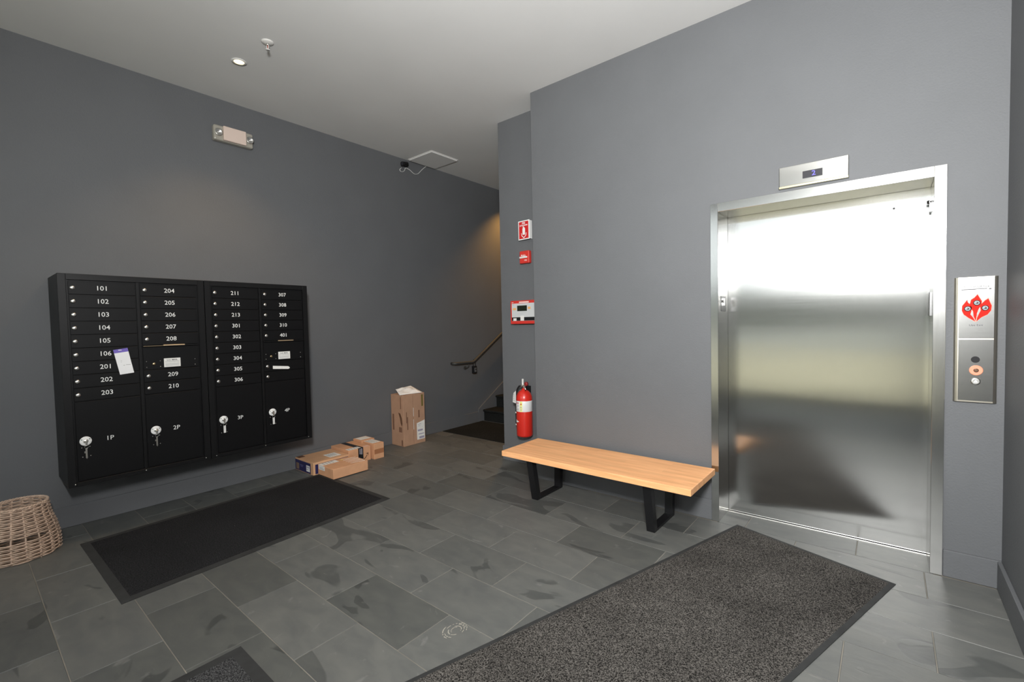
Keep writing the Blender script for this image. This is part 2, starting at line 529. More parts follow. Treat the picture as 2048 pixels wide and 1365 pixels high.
def baseboard(name, pts_box):
    bm = bm_new()
    for b in pts_box: box(bm, *b, bev=0.003)
    return obj(name, bm, WALL, None, kind='structure')
baseboard('baseboard_left', [(XL, XL + 0.014, YF, 4.79, 0, 0.150)])
baseboard('baseboard_right', [(XR - 0.017, XR, YF, YB - 0.015, 0, 0.145)])
baseboard('baseboard_back', [(XE, -0.945, YB - 0.014, YB, 0, 0.145), (0.236, XR, YB - 0.014, YB, 0, 0.145)])
baseboard('baseboard_stair', [(XP - 0.014, XP, YP - 0.014, 4.85, 0, 0.145), (XP, XE, YP - 0.014, YP, 0, 0.145)])
baseboard('baseboard_end', [(XE - 0.014, XE, YB - 0.014, YP - 0.014, 0, 0.145)])

# stairs
st = thing('staircase', 'dark carpeted staircase climbing behind the red fire equipment wall', 'stairs', (-3.83, 4.9, 0))
NS = 9; rise, run = 0.17, 0.28
for i in range(NS):
    y = 4.90 + i * run
    y1 = y + run if i < NS - 1 else 8.4
    bm = bm_new()
    box(bm, XL + 0.02, XP - .002, y, y1 - .002, 0 if i == 0 else rise * i - 0.02, rise * (i + 1) - 0.03)
    box(bm, XL + 0.02, XP - .002, y - 0.03, y1 - .002, rise * (i + 1) - 0.035, rise * (i + 1), bev=0.012, seg=2)
    obj('step', bm, MAT_STAIR, st)
bm = bm_new()
prism(bm, [(4.79, 0), (4.79, 0.185), (4.79 + 2.6, 0.185 + 2.6 * rise / run), (4.79 + 2.6, 2.6 * rise / run - 0.1), (4.95, 0)], 0.002, 0.019, frame_left())
obj('skirt_board', bm, WALL, st)
# dark carpet in front of the stairs
tag(bxo('stair_mat', MAT_STAIR, None, XL + 0.022, XP - 0.016, 4.082, 4.862, -0.001, 0.006, bev=0.002), 'flat black mat filling the floor in front of the stairs', 'mat')
bxo('floor_stair', GROUT, None, XL, XP, 4.08, 8.4, -0.15, -0.003, kind='structure')

# storefront behind the camera, and the street beyond it
wf = bpy.data.objects.new('window_front', None); COL.objects.link(wf); wf['kind'] = 'structure'; wf.location = (-2.0, YF, 0)
fx = [XL, -3.35, -2.14, XR]
bm = bm_new()
for i, x in enumerate(fx):
    w = 0.03
    box(bm, max(x - w, XL - .02), min(x + w, XR + .02), YF - 0.10, YF, 0, 3.28)
box(bm, XL, XR, YF - 0.10, YF, 3.22, 3.30)
box(bm, XL, XR, YF - 0.10, YF, 0, 0.10)
obj('window_frame', bm, ALU, wf)
for a, b in zip(fx[:-1], fx[1:]):
    bxo('pane', GLASSM, wf, a + 0.03, b - 0.03, YF - 0.055, YF - 0.049, 0.1, 3.22)
bxo('wall_front', WALL, None, XL - .15, XR + .15, YF - 0.15, YF, 3.30, H + .15, kind='structure')
PAVE = mat('sun_tinted_concrete', (0.62, 0.55, 0.37), 0.9, noise=0.08, nscale=0.8)  # warmth of sunlight is put into the concrete colour
KERB = mat('pale_render', (0.52, 0.53, 0.52), 0.8, noise=0.15, nscale=0.7)
LEAF = mat('hedge_leaves', (0.030, 0.042, 0.022), 0.8, noise=0.6, nscale=3, bump=0.8, bscale=6)
bxo('pavement', PAVE, None, -30, 26, -15.4, YF - 0.1, -0.2, -0.02, kind='structure')
gw = bxo('garden_wall', KERB, None, -30, 26, -15.8, -15.4, -0.2, 1.1, bev=0.02)
tag(gw, 'long low pale wall across the street outside the glass front', 'wall')
bm = bm_new()
bmesh.ops.create_grid(bm, x_segments=160, y_segments=14, size=1)
rr = random.Random(3)
for v in bm.verts:
    u = v.co.y  # -1..1 around the top
    a = (u + 1) / 2 * math.pi
    v.co = Vector((v.co.x * 27 - 2, -17.2 + 1.15 * math.cos(a) + rr.uniform(-.12, .12), 0.9 + 1.9 * math.sin(a) ** 0.5 + rr.uniform(-.18, .18)))
hd = obj('hedge', bm, LEAF, None)
tag(hd, 'dark green clipped hedge standing behind the low wall outside', 'hedge')

# ------------------------------------------------------------------ elevator entrance
el = bpy.data.objects.new('door_1', None); COL.objects.link(el)
el.location = (-0.355, YB, 0)
el['kind'] = 'structure'; el['label'] = 'brushed stainless steel elevator door in a flat steel frame'
FX0, FX1, FT = -0.945, 0.234, 2.188
bxo('jamb', STEEL_FRAME, el, FX0, FX0 + 0.048, YB - 0.016, YDOOR, 0, FT, bev=0.0012)
bxo('jamb', STEEL_FRAME, el, FX1 - 0.050, FX1, YB - 0.016, YDOOR, 0, FT, bev=0.0012)
bxo('header', STEEL_HEAD, el, FX0 + 0.0485, FX1 - 0.0505, YB - 0.016, YDOOR, 2.131, FT, bev=0.0012)
bxo('door_panel', STEEL_DOOR, el, FX0 + 0.02, FX1 - 0.02, YDOOR + 0.004, YDOOR + 0.04, 0.008, 2.16)
bxo('sill', mat('bright_sill', (0.85, 0.84, 0.80), 0.35, metal=1.0), el, FX0 + 0.049, FX1 - 0.051, YDOOR - 0.016, YDOOR - 0.004, -0.004, 0.004, bev=0.0008)
bxo('sill_plate', BLACKP, el, FX0 + 0.049, FX1 - 0.051, YDOOR - 0.002, YDOOR + 0.02, -0.004, 0.004)
bm = bm_new(); cyl(bm, (0.022, YDOOR + 0.0045, 2.038), (0.022, YDOOR + 0.001, 2.038), 0.0055, seg=14)
obj('keyhole', bm, BLACKP, el)
Mrev = Matrix(((0, 0, 1, FX0 + 0.048), (1, 0, 0, 0), (0, 1, 0, 0), (0, 0, 0, 1)))
bm = bm_new(); box(bm, 3.385, 3.500, 1.46, 1.565, 0, 0.003, bev=0.001, M=Mrev)
pl = obj('sensor_plate', bm, mat('dark_steel', (0.10, 0.10, 0.10), 0.35, metal=0.9), el)
bm = bm_new(); cyl(bm, (FX0 + 0.049, 3.435, 1.53), (FX0 + 0.060, 3.435, 1.53), 0.010, seg=12); box(bm, FX0 + .051, FX0 + .062, 3.43, 3.44, 1.50, 1.55)
obj('latch', bm, CHROME, el)
bm = bm_new(); cyl(bm, (FX1 - 0.051, 3.50, 2.035), (FX1 - 0.070, 3.50, 2.035), 0.012, 0.008, seg=12); box(bm, FX1 - .060, FX1 - .050, 3.49, 3.51, 1.98, 2.06)
obj('latch', bm, mat('dark_latch', (0.12, 0.12, 0.12), 0.3, metal=1), el)
bm = bm_new(); box(bm, FX1 - .056, FX1 - .0495, 3.44, 3.53, 1.40, 1.53)
obj('sensor_plate', bm, MATS['dark_steel'], el)

# floor indicator above the elevator
BK = frame_back(YB)
ind = thing('floor_indicator', 'wide steel plate with small floor display above the elevator', 'display', (-0.358, YB, 2.2))
bm = bm_new(); prism(bm, [(-0.536, 2.206), (-0.181, 2.206), (-0.181, 2.340), (-0.536, 2.340)], 0, 0.012, BK)
o = obj('plate', bm, STEEL_HEAD, ind, bevel=0.004)
bm = bm_new(); prism(bm, [(-0.536, 2.206), (-0.181, 2.206), (-0.181, 2.222), (-0.536, 2.222)], 0.012, 0.018, BK)
obj('lower_lip', bm, mat('brass_lip', (0.45, 0.42, 0.28), 0.3, metal=1), ind, bevel=0.003)
bxo('screen', mat('display_glass', (0.05, 0.05, 0.055), 0.15), ind, -0.409, -0.308, 2.249, 2.292, 0.0115, 0.0135, M=BK)
text('2', 0.040, -0.352, 2.271, BK, mat('blue_led', (0.05, 0.05, 0.5), 0.4, emit=(0.16, 0.12, 1.0), estr=1.3), ind, d=0.0145, sx=1.1, name='digit')

# call panel
cp = thing('call_panel', 'tall steel elevator call panel with red flame emblem and buttons', 'panel', (0.347, YB, 0.95))
PB = mat('brushed_panel', (0.38, 0.38, 0.37), 0.22, metal=1.0, noise=0.06, nscale=3, stretch=(1, 1, 30))
bm = bm_new()
seg = 8
poly = []
for i in range(seg + 1):
    a = math.pi / 2 * i / seg
    poly.append((0.266 + 0.016 * (1 - math.sin(math.pi / 2 - a)), 0.018 * math.sin(a)))
poly = [(0.266, 0.0), (0.267, 0.008), (0.272, 0.015), (0.280, 0.018), (0.412, 0.018), (0.420, 0.015), (0.426, 0.008), (0.427, 0)]
a = [bm.verts.new((u, YB - d, 0.950)) for u, d in poly]; b = [bm.verts.new((u, YB - d, 1.592)) for u, d in poly]
bm.faces.new(a); bm.faces.new(b[::-1])
for i in range(len(poly)):
    j = (i + 1) % len(poly); bm.faces.new((a[i], a[j], b[j], b[i]))
obj('back_box', bm, mat('champagne_steel', (0.62, 0.58, 0.50), 0.3, metal=1), cp)
bxo('upper_plate', PB, cp, 0.284, 0.412, 1.279, 1.588, 0.017, 0.0192, M=BK, bev=0.0005)
bxo('lower_plate', PB, cp, 0.284, 0.412, 0.958, 1.272, 0.017, 0.0192, M=BK, bev=0.0005)
FR = mat('red_enamel', (0.60, 0.02, 0.012), 0.7, spec=0.15)
FE = mat('pink_edge', (0.75, 0.30, 0.22), 0.5)
def flame(pts, m, d, nm='flame'):
    bm = bm_new(); prism(bm, [(0.348 + u * 0.001, 1.43 + v * 0.001) for u, v in pts], 0.0185, d, BK)
    return obj(nm, bm, m, cp)
center = [(-2, -62), (-10, -38), (-12, -12), (-20, 2), (-24, 24), (-20, 46), (-8, 56), (3, 72), (12, 52), (19, 38), (17, 18), (8, 0), (2, -22), (0, -45)]
left = [(-4, -64), (-28, -46), (-46, -28), (-53, -8), (-52, 16), (-42, 32), (-34, 46), (-32, 34), (-24, 22), (-17, 6), (-19, -14), (-22, -28), (-12, -44)]
right = [(1, -64), (18, -44), (40, -30), (52, -10), (54, 14), (48, 30), (42, 50), (30, 40), (21, 28), (13, 10), (16, -8), (8, -30), (3, -46)]
def grow(p, s, c):
    return [(c[0] + (x - c[0]) * s, c[1] + (y - c[1]) * s) for x, y in p]
for p, c in ((left, (-33, -8)), (right, (32, -8)), (center, (-2, 10))):
    flame(grow(p, 1.07, c), FE, 0.0200, 'flame_edge'); flame(p, FR, 0.0206)
for u, v in ((-32, 1), (1, 30), (31, 3)):
    bm = bm_new(); lathe(bm, (0.348 + u * .001, YB - 0.0206, 1.43 + v * .001), [(0.0135, 0), (0.0135, 0.0015), (0.011, 0.002)], axis='-y', seg=20)
    pic = obj('pictogram', bm, BLACKP, cp)
    bm = bm_new(); lathe(bm, (0.348 + u * .001, YB - 0.0226, 1.43 + v * .001), [(0.0105, 0), (0.0105, 0.0006)], axis='-y', seg=20)
    obj('ground', bm, mat('pictogram_grey', (0.30, 0.34, 0.36), 0.5), pic)
    bm = bm_new()
    s = 0.001
    for poly in ([(-9, -3), (-3, -2), (2, 2), (8, 4), (4, -1), (9, -4), (0, -5)], [(-1, 2), (2, 2), (2, 6), (-1, 6)]):
        prism(bm, [(0.348 + (u + x) * s, 1.43 + (v + y) * s) for x, y in poly], 0.0232, 0.0236, BK)
    obj('figure', bm, BLACKP, pic)
text('In Case Of Fire', 0.013, 0.347, 1.543, BK, INK, cp, d=0.0195, sx=1.15)
text('Use Exit', 0.013, 0.347, 1.346, BK, INK, cp, d=0.0195, sx=1.15)
lines(BK, [(0.292, 0.345, 1.527, 1.531), (0.345, 0.385, 1.530, 1.533), (0.392, 0.400, 1.527, 1.532)], INK, cp, 0.0193, 'tape_edge')
def disc(name, u, v, prof, m, parent, d0=0.0192, sx=1.0):
    bm = bm_new(); lathe(bm, (u, YB - d0, v), prof, axis='-y', seg=26)
    return obj(name, bm, m, parent)
disc('speaker_hole', 0.347, 1.170, [(0.0165, 0), (0.0165, 0.0006)], BLACKP, cp)
kr = disc('key_ring', 0.350, 1.115, [(0.026, 0), (0.026, 0.002), (0.0235, 0.003)], mat('salmon_plastic', (0.80, 0.30, 0.18), 0.4), cp)
k2 = disc('key_cylinder', 0.350, 1.115, [(0.0095, 0.003), (0.0095, 0.006), (0.007, 0.007)], mat('dark_brass', (0.16, 0.10, 0.07), 0.35, metal=1), kr)
bt = disc('call_button', 0.349, 1.058, [(0.0185, 0), (0.0185, 0.002), (0.0165, 0.004), (0.013, 0.0045)], CHROME, cp)
bm = bm_new(); prism(bm, [(0.3415, 1.053), (0.3565, 1.053), (0.349, 1.066)], 0.0238, 0.0245, BK)
obj('arrow', bm, mat('lit_arrow', (0.9, 0.9, 0.9), 0.4, emit=(1, 1, 1), estr=0.6), bt)

# ------------------------------------------------------------------ bench
bn = thing('bench', 'low bench with light wooden slab seat and black loop legs', 'bench', (-1.66, 3.02, 0))
bxo('seat', WOOD, bn, -2.412, -0.912, 2.785, 3.285, 0.338, 0.380, bev=0.0025, seg=2)
LEGM = mat('black_steel_leg', (0.008, 0.008, 0.009), 0.3)
for xc in (-2.170, -1.212):
    bm = bm_new()
    w = 0.028; t = 0.020
    out = [(2.830, 0.338), (2.895, 0.0), (3.255, 0.0), (3.275, 0.338)]
    inn = [(2.830 + 0.052, 0.318), (2.895 + 0.045, 0.016), (3.255 - 0.040, 0.016), (3.275 - 0.048, 0.318)]
    for i in range(4):
        j = (i + 1) % 4
        q = [out[i], out[j], inn[j], inn[i]]
        va = [bm.verts.new((xc - w, y, z)) for y, z in q]; vb = [bm.verts.new((xc + w, y, z)) for y, z in q]
        bm.faces.new(va); bm.faces.new(vb[::-1])
        bm.faces.new((va[0], va[1], vb[1], vb[0])); bm.faces.new((va[2], va[3], vb[3], vb[2]))
    obj('leg', bm, LEGM, bn)

# ------------------------------------------------------------------ floor mats
def floor_mat(name, label, corners, pile, border, h=0.007, lip=0.003, group=None):
    cx = sum(c[0] for c in corners) / 4; cy = sum(c[1] for c in corners) / 4
    t = thing(name, label, 'mat', (cx, cy, 0), 'entrance mats on the slate floor')
    P = [Vector((c[0], c[1], 0)) for c in corners]
    C = Vector((cx, cy, 0))
    def inset(d):
        r = []
        n = 4
        for i in range(n):
            p = P[i]; a = (P[i - 1] - p).normalized(); b = (P[(i + 1) % n] - p).normalized()
            r.append(p + (a + b) * d)
        return r
    inner = inset(border)
    bm = bm_new()
    o0 = [bm.verts.new(p) for p in P]; o1 = [bm.verts.new(p + Vector((0, 0, lip))) for p in P]
    i1 = [bm.verts.new(p + Vector((0, 0, h * 0.8))) for p in inner]; i0 = [bm.verts.new(p) for p in inner]
    for i in range(4):
        j = (i + 1) % 4
        bm.faces.new((o0[i], o0[j], o1[j], o1[i])); bm.faces.new((o1[i], o1[j], i1[j], i1[i])); bm.faces.new((i1[i], i1[j], i0[j], i0[i])); bm.faces.new((i0[i], i0[j], o0[j], o0[i]))
    obj('rubber_border', bm, RUBBER, t)
    inner = inset(border * 0.92)
    bm = bm_new()
    nu = 60; nv = 40
    g = []
    for i in range(nu + 1):
        row = []
        for j in range(nv + 1):
            u, v = i / nu, j / nv
            p = (inner[0] * (1 - u) + inner[1] * u) * (1 - v) + (inner[3] * (1 - u) + inner[2] * u) * v
            e = min(u, 1 - u, v, 1 - v)
            row.append(bm.verts.new(p + Vector((0, 0, h * (0.7 if e == 0 else 1.0) + random.uniform(-.0004, .0004)))))
        g.append(row)
    for i in range(nu):
        for j in range(nv):
            bm.faces.new((g[i][j], g[i + 1][j], g[i + 1][j + 1], g[i][j + 1]))
    obj('pile', bm, pile, t)
    return t
A1, A4, A3 = Vector((-4.136, .489)), Vector((-3.044, .502)), Vector((-3.133, 2.216))
A2 = A3 + (A1 - A4)
floor_mat('entrance_mat', 'plain charcoal mat on the floor in front of the mailboxes', [A1, A4, A3, A2], MAT_DARK, 0.045)
B1 = Vector((-0.787, 3.345)); uu = Vector((0.949, -0.315)).normalized(); vv = Vector((-0.285, -0.9585)).normalized()
floor_mat('entrance_mat', 'large speckled grey brown mat lying askew before the elevator', [B1, B1 + uu * 0.872, B1 + uu * 0.872 + vv * 3.3, B1 + vv * 3.3], MAT_GREY, 0.022)
floor_mat('entrance_mat', 'black speckled mat corner poking in at the bottom edge', [Vector((-2.206, .757)), Vector((-1.76, .757)), Vector((-1.76, -0.80)), Vector((-2.206, -0.80))], MAT_MID, 0.05)

# ------------------------------------------------------------------ mailboxes
XM = -4.17
MF = frame_left(XM)
def lock(parent, u, v, name='lock'):
    bm = bm_new(); lathe(bm, (XM + 0.0, u, v), [(0.0135, 0.0), (0.0135, 0.004), (0.011, 0.007), (0.006, 0.0085), (0.0, 0.0088)], axis='x', seg=18)
    o = obj(name, bm, CHROME, parent)
    return o
def boxdoor(parent, name, u0, u1, v0, v1, lab=None):
    bm = bm_new(); box(bm, u0 + .0022, u1 - .0022, v0 + .0022, v1 - .0022, -0.006, 0.0, bev=0.0012, M=MF)
    return obj(name, bm, BLACKD, parent, lab)
GRP = 'black mailbox banks on the left wall'
def mail_unit(U0, U1, name, label, colA, colB, lastB, pA, pB):
    t = thing(name, label, 'mailbox', (XL + .2, (U0 + U1) / 2, 0.38), GRP)
    V0, V1 = 0.378, 1.795
    # cabinet: shell and recessed field behind the doors
    bm = bm_new()
    box(bm, XL + 0.001, XM - 0.012, U0 + .001, U1 - .001, V0, V1, bev=0.002)
    obj('cabinet', bm, BLACKM, t)
    bm = bm_new()
    w = 0.042
    for a in ((U0 + .001, U0 + w, V0, V1), (U1 - w, U1 - .001, V0, V1), (U0 + w, U1 - w, V1 - 0.040, V1), (U0 + w, U1 - w, V0, V0 + 0.028)):
        box(bm, a[0], a[1], a[2], a[3], -0.012, 0.004, bev=0.0015, M=MF)
    obj('trim_frame', bm, BLACKM, t)
    bm = bm_new(); mid = U0 + 0.412
    box(bm, mid - 0.008, mid + 0.010, V0 + .03, V1 - .04, -0.011, 0.0025, bev=0.001, M=MF)
    for s in (U0 + w, U1 - w - .004, ):
        box(bm, s, s + .004, V0 + .03, V1 - .04, -0.011, 0.006, M=MF)
    obj('center_rail', bm, BLACKM, t)
    a0, a1 = U0 + 0.050, mid - 0.010
    b0, b1 = mid + 0.013, U1 - 0.052
    top, ph = 1.7475, 0.08935
    lu, nu = U0 + 0.073, U0 + 0.221
    lb, nb = U0 + 0.454, U0 + 0.602
    for i, n in enumerate(colA):
        v1 = top - i * ph
        d = boxdoor(t, 'mailbox_door', a0, a1, v1 - ph, v1)
        lock(d, lu, v1 - ph / 2)
        text(n, 0.044, nu, v1 - ph / 2, MF, WHITE, d, sx=1.0, name='number', bold=.0002)
    for i, n in enumerate(colB):
        v1 = top - i * ph
        d = boxdoor(t, 'mailbox_door', b0, b1, v1 - ph, v1)
        lock(d, lb, v1 - ph / 2)
        text(n, 0.044, nb, v1 - ph / 2, MF, WHITE, d, sx=1.0, name='number', bold=.0002)
    # outgoing mail slot with a bare metal edge, then the hinged outgoing door
    v1 = top - 5 * ph
    d = boxdoor(t, 'outgoing_door', b0, b1, v1 - 2 * ph, v1 - 0.012)
    bm = bm_new(); box(bm, b0, b1, v1 - .009, v1 - .003, -0.008, 0.010, M=MF)
    sl = obj('slot_flap', bm, BLACKM, t)
    bm = bm_new(); box(bm, U0 + 0.548, U0 + 0.682, v1 - .006, v1 + .002, 0.006, 0.0125, bev=.0006, M=MF)
    obj('bare_edge', bm, mat('bare_brass', (0.62, 0.47, 0.30), 0.4, metal=0.7), sl, label='worn bare metal edge')
    if name_first[0]:
        bm = bm_new(); box(bm, b0 + .005, U0 + 0.548, v1 - .007, v1 - .002, 0.008, 0.0115, M=MF)
        obj('bare_edge', bm, mat('dull_brass', (0.20, 0.15, 0.09), 0.4, metal=0.7), sl)
    bm = bm_new(); box(bm, U0 + 0.549, U0 + 0.652, 1.135, 1.200, 0.0, 0.0008, bev=.0002, M=MF)
    lb_ = obj('mail_label', bm, LABEL, d, label='white printed mail label')
    text('U.S. MAIL', 0.0145, U0 + .600, 1.187, MF, INK, d, d=0.0012, sx=1.15, bold=.0003)
    lines(MF, [(U0 + .556, U0 + .644, 1.176 - .0055 * q, 1.178 - .0055 * q) for q in range(7) if q != 2], mat('grey_ink', (.42, .42, .42), .7), d, 0.0009)
    bm = bm_new(); lathe(bm, (XM, U0 + .489, 1.164), [(0.010, 0), (0.010, 0.004), (0.006, 0.006), (0, .006)], axis='x', seg=14)
    obj('bolt', bm, mat('brass_bolt', (0.50, 0.40, 0.24), 0.35, metal=1), d)
    bm = bm_new()
    for u in (U0 + .445, U0 + .527, U0 + .747):
        for v in (1.184, 1.142):
            lathe(bm, (XM, u, v), [(0.0032, 0), (0.0028, 0.0015), (0, .002)], axis='x', seg=8)
    obj('rivets', bm, CHROME, d, kind='stuff')
    for i, n in enumerate(lastB):
        v1 = top - (7 + i) * ph
        d = boxdoor(t, 'mailbox_door', b0, b1, v1 - ph, v1)
        lock(d, lb, v1 - ph / 2)
        if n: text(n, 0.044, nb, v1 - ph / 2, MF, WHITE, d, sx=1.0, name='number', bold=.0002)
    # parcel lockers
    vb = top - 9 * ph
    for (u0, u1, lu_, nu_, n) in ((a0, a1, U0 + .097, U0 + .222, pA), (b0, b1, U0 + .481, U0 + .608, pB)):
        d = boxdoor(t, 'parcel_door', u0, u1, V0 + 0.032, vb - .002)
        bm = bm_new(); lathe(bm, (XM, lu_, 0.675), [(0.031, 0), (0.031, 0.002), (0.029, 0.0035), (0.0, 0.0035)], axis='x', seg=32)
        obj('lock_disc', bm, WHITE, d, label='round white key instruction disc')
        bm = bm_new(); lathe(bm, (XM, lu_, 0.675), [(0.013, 0.0034), (0.013, 0.008), (0.010, 0.010), (0, .010)], axis='x', seg=20)
        obj('lock', bm, CHROME, d)
        lines(MF, [(lu_ - .024, lu_ - .017, .684, .690), (lu_ + .017, lu_ + .024, .684, .690)], mat('green_ink', (.10, .16, .14), .7), d, 0.0036)
        text(n, 0.042, nu_, 0.672, MF, WHITE, d, sx=1.05, name='number')
        bm = bm_new()
        for du, dv in ((-.021, -.042), (.020, -.040), (-.018, -.105), (.022, -.103)):
            lathe(bm, (XM, lu_ + du, .675 + dv), [(0.003, 0), (0.0026, 0.0015), (0, .002)], axis='x', seg=8)
        obj('rivets', bm, CHROME, d, kind='stuff')
    bm = bm_new()
    for u in (U0 + .036, mid, U1 - .036):
        lathe(bm, (XM + .003, u, V0 + .017), [(0.004, 0), (0.0035, 0.002), (0, .0026)], axis='x', seg=8)
    obj('screws', bm, CHROME, t, kind='stuff')
    return t
name_first = [True]
mail_unit(0.452, 1.2795, 'mailbox_unit', 'black wall mailbox bank with white and purple flyer stuck on its doors', ['101', '102', '103', '104', '105', '106', '201', '202', '203'], ['204', '205', '206', '207', '208'], ['209', '210'], '1P', '2P')
name_first[0] = False
mu2 = mail_unit(1.2815, 2.110, 'mailbox_unit', 'black wall mailbox bank nearer the parcels, blank paper strip on one door', ['211', '212', '213', '301', '302', '303', '304', '305', '306'], ['307', '308', '309', '310', '401'], [None, None], '3P', '4P')
bm = bm_new(); prism(bm, [(1.780, 1.053), (1.915, 1.041), (1.928, 1.052), (1.914, 1.066), (1.780, 1.080)], 0.0, 0.0012, MF)
obj('name_strip', bm, LABEL, mu2, label='blank white paper strip')

def key(u, v, label, kind):
    t = thing('key', label, 'key', (XM + 0.012, u, v), 'keys in the parcel door locks')
    bm = bm_new()
    cyl(bm, (XM + .0095, u, v), (XM + 0.022, u, v), 0.004, seg=10)
    box(bm, u - .0055, u + .0055, v - .030, v + .004, 0.020, 0.0225, bev=.0006, M=MF)
    obj('key_head', bm, CHROME, t)
    bm = bm_new(); r = 0.010
    tube(bm, [(XM + 0.0215 + r * .25 * math.sin(a), u + r * math.cos(a), v - .036 + r * math.sin(a)) for a in [2 * math.pi * i / 16 for i in range(16)]], 0.0011, seg=6, closed=True)
    obj('ring', bm, CHROME, t)
    if kind == 'tag':
        bm = bm_new(); box(bm, u - .008, u + .009, v - .105, v - .046, 0.015, 0.017, bev=.0006, M=MF)
        obj('tag', bm, WHITE2, t, label='white plastic key tag')
    else:
        bm = bm_new()
        box(bm, u - .005, u + .0045, v - .110, v - .046, 0.015, 0.018, bev=.0008, M=MF)
        box(bm, u - .011, u - .004, v - .078, v - .066, 0.015, 0.018, M=MF)
        prism(bm, [(u - .006, v - .108), (u + .0055, v - .108), (u, v - .118)], 0.015, 0.018, MF)
        obj('key_blade', bm, STEELB, t)
    return t
key(0.549, 0.675, 'steel key hanging in the lock of parcel door 1P', 'key')
key(0.933, 0.675, 'steel key hanging in the lock of parcel door 2P', 'key')
key(1.3785, 0.675, 'key with white tag in the lock of parcel door 3P', 'tag')
key(1.7625, 0.675, 'key with white tag in the lock of parcel door 4P', 'tag')
# flyer slipped over doors 106 and 201
fl = thing('flyer', 'tilted white flyer with purple top strip beside mailbox number 106', 'flyer', (XM + .003, 0.77, 1.10))
def lerp(a, b, t): return (a[0] + (b[0] - a[0]) * t, a[1] + (b[1] - a[1]) * t)
TL, TR, BL, BR = (0.714, 1.279), (0.793, 1.290), (0.745, 1.104), (0.823, 1.112)
bm = bm_new(); prism(bm, [BL, BR, lerp(TR, BR, .14), lerp(TL, BL, .14)], 0.0012, 0.002, MF)
obj('card', bm, mat('white_card', (0.86, 0.86, 0.86), 0.5), fl)
bm = bm_new(); prism(bm, [lerp(TL, BL, .14), lerp(TR, BR, .14), TR, TL], 0.0012, 0.002, MF)
pst = obj('top_strip', bm, mat('purple_print', (0.17, 0.12, 0.50), 0.5), fl)
lines(MF, [(0.742, 0.760, 1.274, 1.279)], WHITE, pst, 0.002)
lines(MF, [(0.765, 0.775, 1.167, 1.170), (0.780, 0.806, 1.170, 1.173), (0.752, 0.758, 1.19, 1.192), (0.752, 0.760, 1.20, 1.202)], mat('grey_ink', (.42, .42, .42), .7), fl, 0.002)

# ------------------------------------------------------------------ parcels
def parcel(name, label, x0, x1, y0, y1, z1, m, seam='x', z0=0.0, M=None, tape=TAPEC):
    t = thing(name, label, 'box', ((x0 + x1) / 2, (y0 + y1) / 2, z0), None if name == 'tall_parcel' else 'small parcels piled by the mailbox wall')
    bm = bm_new(); box(bm, x0, x1, y0, y1, z0, z1, bev=0.0035, seg=2)
    obj('carton', bm, m, t)
    return t
def on_top(p, z, rects, m, name, th=0.0006, poly=None, label=None):
    bm = bm_new()
    for r in rects: box(bm, r[0], r[1], r[2], r[3], z, z + th)
    if poly: prism(bm, poly, 0, th, frame_top(z))
    return obj(name, bm, m, p, label)
# A: shoe-style carton with navy ends
a = parcel('parcel', 'tan carton with navy blue printed sides lying by the mailbox wall', -4.568, -4.212, 2.13, 2.507, 0.121, CARD3)
MFr = frame_back(2.13)   # faces -Y
bm = bm_new(); box(bm, -4.566, -4.262, 0.006, 0.107, 0.0, 0.001, M=MFr); nf = obj('navy_panel', bm, NAVY, a, label='navy printed end')
bm = bm_new(); box(bm, -4.345, -4.278, 0.022, 0.080, 0.001, 0.0016, M=MFr); obj('label', bm, LABEL, nf)
bm = bm_new(); box(bm, -4.548, -4.488, 0.016, 0.076, 0.001, 0.0016, M=MFr); obj('stamp', bm, mat('stamp_print', (0.20, 0.13, 0.09), .8), nf)
lines(MFr, [(-4.468, -4.405, 0.062, 0.070), (-4.46, -4.41, .050, .056), (-4.338, -4.285, .066, .070), (-4.338, -4.285, .057, .061), (-4.338, -4.300, .040, .044)], mat('pale_navy', (.12, .12, .25), .6), nf, 0.0017)
MR = frame_left(-4.212)
bm = bm_new(); prism(bm, [(2.150, 0.010), (2.185, 0.010), (2.185, 0.062), (2.495, 0.075), (2.495, 0.103), (2.150, 0.101)], 0, 0.001, MR); obj('navy_panel', bm, NAVY, a, label='navy printed side')
on_top(a, 0.1212, [(-4.40, -4.262, 2.33, 2.452)], LABEL, 'label')
on_top(a, 0.1219, [(-4.375, -4.287, 2.345 + .022 * q, 2.353 + .022 * q) for q in range(4)], mat('grey_ink', (.42, .42, .42), .7), 'print')
on_top(a, 0.1212, [(-4.566, -4.50, 2.135, 2.20)], CARDINK, 'print')
# B: small box in front, tape glare painted on its top
b = parcel('parcel', 'small flat box with painted tape glare streaks, nearest the charcoal mat', -4.203, -3.926, 2.172, 2.535, 0.102, CARD1, z0=0.0085)
on_top(b, 0.1024, [(-4.198, -4.122, 2.174, 2.345)], LABEL, 'label')
MB = frame_back(2.172)
bm = bm_new(); box(bm, -4.186, -4.078, 0.060, 0.102, 0.0002, 0.0012, M=MB); obj('label', bm, LABEL, b)
lines(MB, [(-4.172, -4.09, 0.068, 0.073), (-4.172, -4.11, .080, .084)], mat('grey_ink', (.42, .42, .42), .7), b, 0.0013)
on_top(b, 0.1031, [(-4.19, -4.135, 2.20 + .03 * q, 2.212 + .03 * q) for q in range(4)], mat('grey_ink', (.42, .42, .42), .7), 'print')
TP = mat('painted_tape_glare', (1.0, 0.88, 0.78), 0.3)  # pale colour paints the glare on the tape
rr = random.Random(5)
bm = bm_new()
